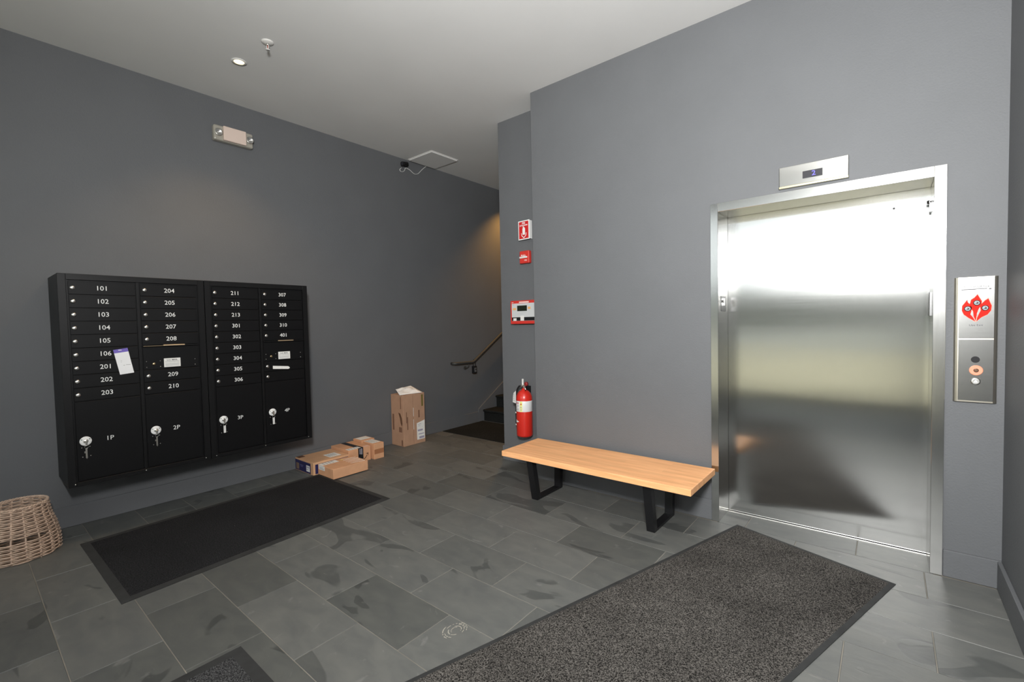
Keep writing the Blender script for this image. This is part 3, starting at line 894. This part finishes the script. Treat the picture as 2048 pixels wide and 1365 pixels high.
for x, dy, w in ((-4.13, .02, .012), (-4.085, .03, .014), (-4.04, -.01, .012), (-3.995, .02, .010), (-3.952, -.008, .012)):
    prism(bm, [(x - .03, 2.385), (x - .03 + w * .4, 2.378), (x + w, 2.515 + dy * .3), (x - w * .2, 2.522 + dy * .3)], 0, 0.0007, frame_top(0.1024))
obj('tape', bm, TP, b, label='tape glare painted as pale streaks')
on_top(b, 0.1024, [(-4.168, -4.14, 2.375, 2.405)], mat('yellow_sticker', (0.75, 0.55, 0.10), .6), 'sticker')
# C: box with black tape and curved arrow
c = parcel('parcel', 'carton with black tape and curved arrow print behind the navy box', -4.572, -4.230, 2.513, 2.768, 0.150, CARD1)
MC = frame_left(-4.230)
bm = bm_new(); box(bm, 2.622, 2.680, 0.022, 0.150, 0.0002, 0.0010, M=MC); box(bm, -4.568, -4.2293, 2.622, 2.680, 0.1501, 0.1509); tb = obj('black_tape', bm, TAPEB, c, label='black printed tape')
lines(MC, [(2.636, 2.648, .085, .140), (2.654, 2.668, .080, .143)], mat('tape_print', (.32, .30, .34), .5), tb, 0.0011)
on_top(c, 0.1510, [(-4.300, -4.232, 2.516, 2.655)], LABEL, 'label')
on_top(c, 0.1517, [(-4.29, -4.245, 2.535 + .03 * q, 2.545 + .03 * q) for q in range(4)], mat('grey_ink', (.42, .42, .42), .7), 'print')
on_top(c, 0.1502, [(-4.275, -4.232, 2.695, 2.755)], mat('pink_label', (0.80, 0.52, 0.42), .6), 'label')
bm = bm_new()
pts = [(2.640, .030), (2.665, .022), (2.690, .026), (2.712, .044), (2.724, .062)]
for (p, q) in zip(pts[:-1], pts[1:]):
    d = Vector((q[0] - p[0], q[1] - p[1])).normalized(); nn = Vector((-d.y, d.x)) * .0042
    prism(bm, [(p[0] - nn.x, p[1] - nn.y), (q[0] - nn.x, q[1] - nn.y), (q[0] + nn.x, q[1] + nn.y), (p[0] + nn.x, p[1] + nn.y)], 0.0010, 0.0016, MC)
prism(bm, [(2.708, .078), (2.738, .084), (2.740, .050), (2.730, .070)], 0.0010, 0.0016, MC)
obj('arrow_print', bm, CARDINK, c, label='dark curved arrow')
# D and E
d = parcel('parcel', 'plain small box with a white top label, furthest right of the pile', -4.398, -4.190, 2.785, 2.906, 0.166, CARD1)
on_top(d, 0.1662, [(-4.392, -4.23, 2.792, 2.895)], LABEL, 'label')
on_top(d, 0.1669, [(-4.38, -4.25, 2.80 + .03 * q, 2.81 + .03 * q) for q in range(3)], mat('grey_ink', (.42, .42, .42), .7), 'print')
MD = frame_left(-4.190)
bm = bm_new(); box(bm, 2.787, 2.904, 0.055, 0.105, 0.0002, 0.0008, M=MD); obj('tape', bm, mat('brown_tape', (0.40, 0.17, 0.08), .3), d)
e_ = parcel('parcel', 'small box with pale top label pushed against the wall', -4.572, -4.405, 2.775, 2.935, 0.172, CARD1)
on_top(e_, 0.1722, [(-4.560, -4.44, 2.79, 2.92)], LABEL, 'label')
# tall carton
tc = parcel('tall_parcel', 'tall brown carton standing on end against the wall', -4.570, -4.340, 3.286, 3.604, 0.602, CARD2)
MT = frame_back(3.286)
def ink(parent, M, rects, polys=(), nm='print', m=CARDINK):
    bm = bm_new()
    for r in rects: box(bm, *r, 0.0002, 0.0008, M=M)
    for p in polys: prism(bm, p, 0.0002, 0.0008, M)
    return obj(nm, bm, m, parent, kind='stuff' if len(rects) + len(polys) > 1 else None)
INK2 = mat('faded_ink', (0.20, 0.10, 0.06), .8)
ink(tc, MT, [(-4.545, -4.515, 0.18, 0.37)], m=INK2)
ink(tc, MT, [(-4.392, -4.378, 0.44, 0.58)], m=INK2)
ink(tc, MT, [], [[(-4.432, .395), (-4.395, .385), (-4.368, .335), (-4.360, .27), (-4.372, .235), (-4.392, .27), (-4.405, .33)]])
ink(tc, MT, [(-4.425, -4.37, 0.165, 0.225), (-4.385, -4.36, 0.01, 0.075)], m=INK2)
MT2 = frame_left(-4.340)
ink(tc, MT2, [(3.325, 3.337, .27, .40), (3.337, 3.352, .19, .34), (3.505, 3.525, .31, .40)], m=INK2)
ink(tc, MT2, [(3.555, 3.580, .44, .58)], m=mat('green_tape', (0.16, 0.13, 0.03), .5))
bm = bm_new(); box(bm, 3.431, 3.436, 0.335, 0.438, 0.0002, 0.001, M=MT2); box(bm, 3.431, 3.436, 0.18, 0.30, 0.0002, 0.001, M=MT2); obj('flap_gap', bm, LABEL, tc, label='torn pale seam')
ink(tc, MT2, [(3.428, 3.4305, 0.01, 0.60)], m=INK2, nm='seam')
bm = bm_new(); prism(bm, [(3.48, .045), (3.595, .045), (3.598, .27), (3.478, .245), (3.478, .075)], 0.0003, 0.0012, MT2); lbb = obj('label', bm, LABEL, tc, label='white shipping label')
lines(MT2, [(3.495, 3.545, .225, .230), (3.495, 3.53, .205, .209), (3.49, 3.565, .145, .165), (3.50, 3.585, .105, .115), (3.51, 3.585, .055, .080)], mat('violet_ink', (.35, .32, .42), .7), lbb, 0.0013)
# bubble mailer on top of it
ml = thing('mailer_bag', 'crumpled white mailer bag lying on the tall carton', 'package', (-4.44, 3.42, 0.603))
bm = bm_new()
nu, nv = 18, 18
G = []
Q0, Q1, Q2, Q3 = Vector((-4.366, 3.262, .608)), Vector((-4.325, 3.567, .607)), Vector((-4.50, 3.53, .680)), Vector((-4.505, 3.31, .660))
rr = random.Random(11)
for i in range(nu + 1):
    row = []
    for j in range(nv + 1):
        u, v = i / nu, j / nv
        p = (Q0 * (1 - u) + Q1 * u) * (1 - v) + (Q3 * (1 - u) + Q2 * u) * v
        e = min(u, 1 - u, v, 1 - v)
        p.z += 0.016 * min(1, e * 4) + 0.007 * math.sin(9 * u + 5 * v) * min(1, e * 6) - 0.004 * math.sin(14 * v - 6 * u) * min(1, e * 6)
        row.append(p)
    G.append(row)
top = [[bm.verts.new(p) for p in row] for row in G]
bot = [[bm.verts.new((p[0], p[1], max(0.6035, p[2] - 0.03 * min(1, 6 * min(i / nu, 1 - i / nu, j / nv, 1 - j / nv)) - 0.0015))) for j, p in enumerate(row)] for i, row in enumerate(G)]
for i in range(nu):
    for j in range(nv):
        bm.faces.new((top[i][j], top[i + 1][j], top[i + 1][j + 1], top[i][j + 1])).smooth = True
        bm.faces.new((bot[i][j], bot[i][j + 1], bot[i + 1][j + 1], bot[i + 1][j]))
for i in range(nu):
    bm.faces.new((top[i][0], bot[i][0], bot[i + 1][0], top[i + 1][0])); bm.faces.new((top[i][nv], top[i + 1][nv], bot[i + 1][nv], bot[i][nv]))
for j in range(nv):
    bm.faces.new((top[0][j], top[0][j + 1], bot[0][j + 1], bot[0][j])); bm.faces.new((top[nu][j], bot[nu][j], bot[nu][j + 1], top[nu][j + 1]))
obj('bag', bm, mat('mailer_white', (0.88, 0.86, 0.83), 0.45, bump=.3, bscale=30), ml)
bm = bm_new(); prism(bm, [(-.03, -.012), (.035, -.006), (.035, .0), (-.03, -.004)], 0, .001, Matrix.Translation((-4.435, 3.42, .662)) @ Matrix.Rotation(R(80), 4, 'Z') @ Matrix.Rotation(R(-22), 4, 'X')); obj('print', bm, mat('grey_ink', (.42, .42, .42), .7), ml)

# ------------------------------------------------------------------ wicker basket
bk = thing('wicker_basket', 'round brown wicker basket on the floor left of the mailboxes', 'basket', (-4.27, 0.225, 0))
BC = Vector((-4.27, 0.225, 0)); BH = 0.325
def br(z):
    t = z / BH
    return 0.178 + 0.018 * math.sin(math.pi * min(1, t * 1.1 + .15)) - 0.040 * t
NST = 18
for i in range(NST):
    a = 2 * math.pi * (i + .3) / NST
    bm = bm_new()
    pts = [BC + Vector((br(z) * math.cos(a), br(z) * math.sin(a), z)) for z in [BH * k / 10 for k in range(11)]]
    tube(bm, pts, 0.0048, seg=6)
    obj('stake', bm, WICKER, bk)
rows = 30
for part_name, sel, mm in (('woven_band', lambda k: True, WICKER),):
    bm = bm_new()
    rr = random.Random(2)
    for k in range(rows):
        z = 0.006 + (BH - 0.016) * k / (rows - 1)
        gap = k in (12, 13)
        ph = math.pi * (k % 2)
        pts = []
        n = NST * 6
        for q in range(n):
            a = 2 * math.pi * q / n
            off = 0.0062 * math.cos(a * NST / 2 + ph)
            r = br(z) + off
            zz = z + 0.0012 * math.sin(3 * a + k) + rr.uniform(-.0006, .0006)
            pts.append(BC + Vector((r * math.cos(a), r * math.sin(a), zz)))
        if gap:
            # the handle slot: these strands are missing over the front
            cut = [p for q, p in enumerate(pts) if not (-1.25 < math.atan2(math.sin(2 * math.pi * q / n), math.cos(2 * math.pi * q / n)) < 0.62)]
            # reorder to start after the cut
            st0 = next(q for q in range(n) if 2 * math.pi * q / n > 0.62)
            cut = [pts[(st0 + q) % n] for q in range(n) if not (-1.25 < math.atan2(math.sin(2 * math.pi * ((st0 + q) % n) / n), math.cos(2 * math.pi * ((st0 + q) % n) / n)) < 0.62)]
            tube(bm, cut, 0.0040, seg=5)
        else:
            tube(bm, pts, 0.0046, seg=5, closed=True, ry=0.0050)
    obj('woven_strands', bm, WICKER, bk, kind='stuff')
bm = bm_new()
for s in range(2):
    n = 120
    pts = [BC + Vector(((br(BH) + .004 * math.cos(26 * a + s * math.pi)) * math.cos(a), (br(BH) + .004 * math.cos(26 * a + s * math.pi)) * math.sin(a), BH + .004 * math.sin(26 * a + s * math.pi))) for a in [2 * math.pi * q / n for q in range(n)]]
    tube(bm, pts, 0.0055, seg=6, closed=True)
obj('rim', bm, WICKER, bk)
bm = bm_new(); lathe(bm, BC, [(0.0, 0.004), (br(0) - .006, 0.004), (br(0) - .006, 0.010), (0, 0.010)], seg=32)
obj('base', bm, WICKERD, bk)

# ------------------------------------------------------------------ things on the left wall and ceiling
# emergency light
em = thing('emergency_light', 'beige emergency light with two lamp heads high on the left wall', 'light', (XL, 1.68, 3.07))
FL_ = frame_left(XL)
CREAM = mat('cream_plastic', (0.62, 0.57, 0.50), 0.4)
bm = bm_new(); box(bm, 1.518, 1.838, 3.060, 3.192, 0.0, 0.060, bev=0.014, seg=3, M=FL_); obj('housing', bm, mat('smoky_cover', (0.36, 0.34, 0.29), 0.2, coat=.5), em)
bm = bm_new(); box(bm, 1.588, 1.772, 3.066, 3.188, 0.058, 0.082, bev=0.004, M=FL_); obj('cover_plate', bm, mat('peach_plate', (0.72, 0.58, 0.50), 0.4), em)
for u in (1.552, 1.806):
    bm = bm_new(); lathe(bm, (XL + .058, u, 3.126), [(0.012, 0), (0.018, .004), (0.030, .016), (0.031, .018), (0.024, .017), (0.010, .010), (0, .008)], axis='x', seg=20)
    h = obj('lamp_head', bm, CHROME, em)
    bm = bm_new(); cyl(bm, (XL + .062, u, 3.126), (XL + .074, u, 3.126), .006, .004, seg=10); obj('bulb', bm, WHITE2, h)

# recessed downlights
def downlight(x, y, label, power, col, grp=None):
    t = thing('downlight', label, 'light', (x, y, H), 'recessed downlights')
    bm = bm_new(); lathe(bm, (x, y, H), [(0.034, 0.002), (0.048, 0.0), (0.052, 0.003), (0.051, 0.006), (0.036, 0.006)], axis='-z', seg=32, cap=False)
    obj('trim_ring', bm, WHITE2, t)
    bm = bm_new(); lathe(bm, (x, y, H), [(0.0, 0.001), (0.036, 0.001), (0.036, 0.004), (0, .005)], axis='-z', seg=24)
    obj('lens', bm, mat('warm_lens', (1, .9, .7), .5, emit=(1.0, 0.78, 0.40), estr=2.6), t)
    ld = bpy.data.lights.new('downlight_beam', 'SPOT'); ld.energy = power; ld.color = col
    ld.spot_size = R(105); ld.spot_blend = 0.7; ld.shadow_soft_size = 0.03
    lo = bpy.data.objects.new('downlight_beam', ld); COL.objects.link(lo); lo.parent = t; lo.location = (0, 0, -0.012)
    return t
downlight(-3.835, 1.478, 'small round warm downlight glowing in the ceiling', 48, (1.0, 0.66, 0.34))
downlight(-4.22, 5.50, 'warm downlight over the stairs', 130, (1.0, 0.50, 0.12))

# sprinkler
sp = thing('sprinkler', 'white ceiling sprinkler head beside the downlight', 'sprinkler', (-3.427, 1.515, H))
bm = bm_new(); lathe(bm, (-3.427, 1.515, H), [(0.040, 0), (0.040, 0.004), (0.032, 0.008), (0.014, 0.012), (0, .012)], axis='-z', seg=28); obj('escutcheon', bm, WHITE2, sp)
bm = bm_new(); cyl(bm, (-3.427, 1.515, H - .012), (-3.427, 1.515, H - .026), .010, .009, seg=12); obj('nozzle', bm, CHROME, sp)
bm = bm_new()
for s in (-1, 1):
    tube(bm, [(-3.427 + s * .009, 1.515, H - .020), (-3.427 + s * .015, 1.515, H - .030), (-3.427 + s * .012, 1.515, H - .046), (-3.427, 1.515, H - .052)], .0022, seg=6)
obj('yoke', bm, WHITE2, sp)
bm = bm_new(); lathe(bm, (-3.427, 1.515, H - .052), [(0.004, 0), (0.015, 0.001), (0.015, 0.003), (0, .003)], axis='-z', seg=16); obj('deflector', bm, WHITE2, sp)
bm = bm_new(); cyl(bm, (-3.427, 1.515, H - .026), (-3.427, 1.515, H - .050), .003, seg=8); obj('glass_bulb', bm, mat('red_bulb', (.35, .05, .03), .2), sp)

# ceiling access panel
ap = thing('access_panel', 'square white access hatch in the ceiling above the camera cable', 'hatch', (-4.335, 3.845, H))
bxo('hatch_door', CEIL, ap, -4.545, -4.130, 3.640, 4.050, H - 0.016, H - 0.001, bev=0.001)
bm = bm_new()
box(bm, -4.553, -4.545, 3.632, 4.058, H - .006, H, ); box(bm, -4.130, -4.120, 3.632, 4.058, H - .006, H); box(bm, -4.545, -4.130, 3.630, 3.640, H - .006, H); box(bm, -4.545, -4.130, 4.050, 4.058, H - .006, H)
obj('frame', bm, WHITE2, ap)

# security camera with dangling cable
sc = thing('security_camera', 'small black security camera with pale curling cable under the ceiling', 'camera', (XL, 3.60, 3.36))
bm = bm_new(); cyl(bm, (XL, 3.615, 3.375), (XL + .03, 3.615, 3.375), .030, .026, seg=20); obj('mount', bm, BLACKP, sc)
bm = bm_new(); tube(bm, [(XL + .025, 3.615, 3.375), (XL + .05, 3.60, 3.372), (XL + .06, 3.56, 3.368)], .009, seg=8); obj('arm', bm, BLACKP, sc)
bm = bm_new(); cyl(bm, (XL + .045, 3.60, 3.375), (XL + .085, 3.50, 3.345), .024, .024, seg=18); o = obj('body', bm, BLACKP, sc)
bm = bm_new(); cyl(bm, (XL + .0852, 3.4995, 3.3449), (XL + .0865, 3.496, 3.344), .014, seg=14); obj('lens', bm, mat('lens_glass', (.02, .02, .03), .05), sc)
def smooth_path(P, n=6):
    out = []
    for i in range(len(P) - 1):
        p0, p1, p2, p3 = P[max(i - 1, 0)], P[i], P[i + 1], P[min(i + 2, len(P) - 1)]
        for k in range(n):
            t = k / n
            out.append(0.5 * ((2 * p1) + (p2 - p0) * t + (2 * p0 - 5 * p1 + 4 * p2 - p3) * t * t + (3 * p1 - p0 - 3 * p2 + p3) * t ** 3))
    out.append(P[-1]); return out
# cable route along the wall, in wall coordinates (y, z) measured at the wall face
route = [Vector((XL + .012, y, z)) for y, z in [(3.544, 3.321), (3.514, 3.293), (3.528, 3.274), (3.558, 3.278), (3.592, 3.303), (3.608, 3.336), (3.635, 3.336), (3.672, 3.322), (3.718, 3.297), (3.757, 3.294), (3.805, 3.317), (3.855, 3.367), (3.905, 3.413), (3.934, 3.438)]]
for k, p in enumerate(route): p.x += 0.006 * math.sin(k)
bm = bm_new(); tube(bm, smooth_path(route), .0042, seg=6); obj('cable', bm, mat('grey_cable', (.62, .62, .60), .6), sc)

# handrail
hr = thing('handrail', 'dark round handrail rising along the left wall by the stairs', 'handrail', (XL, 4.6, 0.88))
HRM = mat('bronze_rail', (0.045, 0.045, 0.042), 0.6)
bm = bm_new()
tube(bm, [(XL + .012, 4.285, .885), (XL + .05, 4.285, .885), (XL + .075, 4.30, .885), (XL + .075, 4.345, .884), (XL + .075, 4.62, .880), (XL + .075, 4.665, .895), (XL + .075, 5.30, .895 + .635 * .615), (XL + .075, 7.0, .895 + 2.335 * .615)], .019, seg=12)
obj('rail', bm, HRM, hr)
for y in (4.55, 5.5, 6.5):
    z = .862 if y < 4.6 else .895 + (y - 4.665) * .615 - .02
    bm = bm_new(); tube(bm, [(XL, y, z - .06), (XL + .04, y, z - .06), (XL + .075, y, z - .03), (XL + .075, y, z)], .006, seg=8); cyl(bm, (XL, y, z - .06), (XL + .006, y, z - .06), .028, seg=16)
    obj('bracket', bm, HRM, hr)
lkb = thing('lock_box', 'small black key lock box hanging under the bend of the handrail', 'lockbox', (XL + .075, 4.665, .74))
bxo('case', BLACKP, lkb, XL + .05, XL + .095, 4.630, 4.695, .722, .825, bev=.008, seg=2)
bm = bm_new(); tube(bm, [(XL + .0735, 4.640, .822), (XL + .0735, 4.640, .880), (XL + .0735, 4.650, .917), (XL + .0735, 4.672, .917), (XL + .0735, 4.684, .880), (XL + .0735, 4.684, .822)], .004, seg=8); obj('shackle', bm, BLACKP, lkb)
bm = bm_new(); M2 = frame_left(XL + .095)
box(bm, 4.644, 4.682, .738, .800, 0, .003, bev=.001, M=M2); pf = obj('face_plate', bm, mat('dull_silver', (.22, .22, .22), .4, metal=.6), lkb)
bm = bm_new(); cyl(bm, (XL + .098, 4.664, .778), (XL + .1005, 4.664, .778), .010, seg=14); obj('dial', bm, BLACKP, lkb)

# ------------------------------------------------------------------ fire equipment on the return wall
FB = frame_back(YP)
sg = thing('fire_extinguisher_sign', 'red and white fire extinguisher sign above the red pull station', 'sign', (-2.73, YP, 2.23))
Ms = Matrix.Translation((-2.742, YP - 0.036, 2.312)) @ Matrix.Rotation(R(-4), 4, 'Z') @ Matrix(((1, 0, 0, 0), (0, 0, -1, 0), (0, 1, 0, 0), (0, 0, 0, 1)))
bm = bm_new(); box(bm, -.072, .072, -.092, .092, 0, .003, bev=.0008, M=Ms); obj('board', bm, WHITE, sg)
bm = bm_new(); box(bm, -.062, .060, -.082, .082, .003, .0036, M=Ms); rp = obj('red_field', bm, mat('sign_red', (0.60, 0.02, 0.02), .45), sg)
text('FIRE', .022, -.001, .066, Ms, WHITE, rp, d=.0042, sx=1.0, bold=.0006)
text('EXTINGUISHER', .0175, -.001, .045, Ms, WHITE, rp, d=.0042, sx=.84, bold=.0004)
bm = bm_new()
prism(bm, [(-.016, -.045), (.016, -.045), (.017, .012), (.010, .024), (.004, .026), (.004, .034), (-.014, .036), (-.014, .030), (-.004, .028), (-.010, .024), (-.017, .012)], .0036, .0042, Ms)
prism(bm, [(-.034, -.026), (-.029, -.026), (-.024, -.050), (0, -.070), (.024, -.050), (.029, -.026), (.034, -.026), (.030, -.054), (0, -.079), (-.030, -.054)], .0036, .0042, Ms)
obj('pictogram', bm, WHITE, rp)
bm = bm_new(); box(bm, -2.806, -2.803, YP - .030, YP, 2.225, 2.400); box(bm, -2.676, -2.673, YP - .036, YP, 2.225, 2.400); obj('side_wing', bm, WHITE, sg)

ps = thing('pull_station', 'small red fire alarm pull station between the sign and control panel', 'alarm', (-2.75, YP, 1.98))
bm = bm_new(); box(bm, -2.800, -2.682, 1.990, 2.112, 0, .045, bev=.010, seg=3, M=FB); obj('body', bm, REDP, ps)
bm = bm_new(); box(bm, -2.795, -2.700, 2.040, 2.056, .045, .053, bev=.003, seg=2, M=FB); hb = obj('handle', bm, WHITE2, ps, label='white pull bar')
text('PULL', .022, -2.748, 2.065, FB, WHITE, ps, d=.046, sx=1.2, bold=.0005)
text('FIRE', .017, -2.722, 2.018, FB, WHITE, ps, d=.046, sx=1.1)

an = thing('alarm_control_panel', 'red fire alarm control panel with dark screen and white face', 'panel', (-2.80, YP, 1.39))
bm = bm_new(); box(bm, -2.922, -2.600, 1.402, 1.632, 0, .050, bev=.005, seg=2, M=FB); obj('case', bm, REDP, an)
GREYP = mat('grey_face', (.55, .56, .56), .4)
F2 = frame_back(YP - .050)
bm = bm_new(); box(bm, -2.903, -2.62, 1.432, 1.604, 0, .003, bev=.001, M=F2); fc = obj('face', bm, GREYP, an)
bm = bm_new(); box(bm, -2.832, -2.712, 1.528, 1.582, .003, .005, M=F2); obj('screen', bm, mat('dark_lcd', (.015, .02, .012), .15), fc)
bm = bm_new(); box(bm, -2.901, -2.622, 1.434, 1.468, .003, .0045, M=F2); obj('button_bar', bm, BLACKP, fc)
for r in ((-2.882, -2.842, 1.434, 1.459), (-2.792, -2.748, 1.434, 1.482)):
    bm = bm_new(); box(bm, *r, .0045, .0065, bev=.0006, M=F2); obj('button', bm, WHITE2, fc)
for r, cc in (((-2.888, -2.846, 1.540, 1.560), 'orange'), ((-2.700, -2.668, 1.545, 1.568), 'orange')):
    bm = bm_new(); box(bm, *r, .003, .005, bev=.0006, M=F2); obj('button', bm, mat('orange_key', (.75, .40, .14), .5), fc)
lines(F2, [(-2.811, -2.691, 1.608, 1.621)], mat('pale_red_print', (.8, .6, .55), .5), an, 0.0)
lines(F2, [(-2.905, -2.88, 1.612, 1.617)], mat('pale_red_print', (.8, .6, .55), .5), an, 0.0)
lines(F2, [(-2.893, -2.870, 1.589, 1.594), (-2.83, -2.72, 1.512, 1.514), (-2.83, -2.76, 1.500, 1.502)], mat('grey_ink', (.42, .42, .42), .7), fc, .003)

ex = thing('fire_extinguisher', 'red fire extinguisher with white label hanging above the bench end', 'extinguisher', (-2.745, 3.52, .30))
EC = Vector((-2.742, 3.518, 0))
bm = bm_new(); lathe(bm, (EC.x, EC.y, 0), [(0.0, .305), (.060, .305), (.074, .312), (.079, .325), (.079, .675), (.076, .700), (.064, .728), (.044, .750), (.024, .760), (.020, .775), (0, .775)], seg=36); obj('cylinder', bm, RED, ex)
bm = bm_new(); lathe(bm, (EC.x, EC.y, 0), [(.0796, .555), (.0800, .556), (.0800, .658), (.0796, .659)], seg=36); bnd = obj('label_band', bm, mat('label_foil', (.74, .74, .74), .4), ex, label='white instruction band')
# print on the band and the triangular decal, wrapped on the cylinder
def wrap(parent, r, a0, a1, z0, z1, m, nm, n=6, poly=None):
    bm = bm_new()
    prev = None
    for i in range(n + 1):
        a = a0 + (a1 - a0) * i / n
        zz0, zz1 = (z0, z1) if poly is None else poly(i / n)
        p = [bm.verts.new((EC.x + r * math.cos(a), EC.y + r * math.sin(a), z)) for z in (zz0, zz1)]
        if prev: bm.faces.new((prev[0], p[0], p[1], prev[1]))
        prev = p
    return obj(nm, bm, m, parent)
wrap(bnd, .0806, R(-84), R(-66), .558, .655, mat('yellow_strip', (.80, .80, .25), .5), 'strip')
for k, (a, z) in enumerate([(-118, .635), (-118, .60), (-118, .575), (-100, .64), (-100, .612), (-100, .58), (-75, .63), (-75, .60), (-75, .575), (-134, .61), (-134, .58)]):
    wrap(bnd, .0811, R(a - 4), R(a + 4), z - .007, z + .007, mat('grey_ink', (.42, .42, .42), .7) if k % 3 else REDP, 'symbol', n=2)
wrap(ex, .0797, R(-142), R(-95), .44, .49, WHITE, 'decal', n=6, poly=lambda t: (.440 + .017 * t, .482 - .021 * t))
bm = bm_new()
cyl(bm, (EC.x, EC.y, .772), (EC.x, EC.y, .812), .016, seg=16); box(bm, EC.x - .012, EC.x + .012, EC.y - .05, EC.y + .02, .798, .812, bev=.002)
vh = obj('valve', bm, CHROME, ex)
bm = bm_new(); tube(bm, [(EC.x + .005, EC.y - .01, .812), (EC.x + .03, EC.y - .03, .800), (EC.x + .062, EC.y - .055, .768)], .006, seg=8, ry=.010); obj('squeeze_lever', bm, CHROME, ex)
bm = bm_new(); box(bm, EC.x - .011, EC.x + .006, EC.y - .02, EC.y - .006, .810, .868, bev=.003); obj('top_lever', bm, WHITE2, ex)
bm = bm_new(); lathe(bm, (EC.x + .045, EC.y - .012, .822), [(.020, 0), (.020, .016), (.016, .020), (0, .020)], axis='-y', seg=18); obj('gauge', bm, mat('dark_red', (.25, .02, .02), .4), ex)
bm = bm_new(); tube(bm, smooth_path([Vector(p) for p in [(EC.x - .012, EC.y - .01, .800), (EC.x - .045, EC.y - .02, .790), (EC.x - .078, EC.y - .02, .735), (EC.x - .090, EC.y - .015, .66), (EC.x - .092, EC.y - .01, .56), (EC.x - .090, EC.y - .01, .42)]], 5), .0085, seg=8); obj('hose', bm, BLACKP, ex)
bm = bm_new(); cyl(bm, (EC.x - .090, EC.y - .01, .53), (EC.x - .089, EC.y - .01, .41), .011, .012, seg=12); obj('nozzle', bm, BLACKP, ex)
for z in (.530, .412):
    bm = bm_new(); cyl(bm, (EC.x - .090, EC.y - .01, z - .007), (EC.x - .090, EC.y - .01, z + .007), .0128, seg=12); obj('nozzle_clip', bm, WHITE2, ex)
bm = bm_new(); T = Matrix.Translation((EC.x - .052, EC.y - .085, .70)) @ Matrix.Rotation(R(-20), 4, 'Z') @ Matrix(((1, 0, 0, 0), (0, 0, -1, 0), (0, 1, 0, 0), (0, 0, 0, 1)))
prism(bm, [(-.033, -.058), (.026, -.062), (.030, .062), (.018, .054), (-.012, .036), (-.024, .008)], 0, .0012, T); tg = obj('inspection_tag', bm, WHITE, ex, label='white paper inspection tag')
lines(T, [(-.018, .012, -.04 + .018 * q, -.037 + .018 * q) for q in range(4)], mat('grey_ink', (.42, .42, .42), .7), tg, .0013)
bm = bm_new(); box(bm, EC.x - .02, EC.x + .02, EC.y + .02, YP, .70, .79); obj('wall_hook', bm, BLACKP, ex)

# ------------------------------------------------------------------ fill lamp added behind the camera, out of view
def drum(x, y, label):
    t = thing('added_fill_lamp', label, 'lamp', (x, y, H))
    bm = bm_new(); lathe(bm, (x, y, H), [(.10, 0), (.10, .02), (.19, .022), (.19, .03), (0, .03)], axis='-z', seg=40); obj('canopy', bm, WHITE2, t)
    bm = bm_new(); lathe(bm, (x, y, H), [(.185, .03), (.185, .15), (.17, .165), (0, .168)], axis='-z', seg=40)
    obj('diffuser', bm, mat('fill_emitter', (1, 1, 1), .5, emit=(1.0, 0.975, 0.94), estr=FILL_LAMP), t)
drum(-0.35, -0.45, 'added round fill lamp on the ceiling, unseen behind the camera')
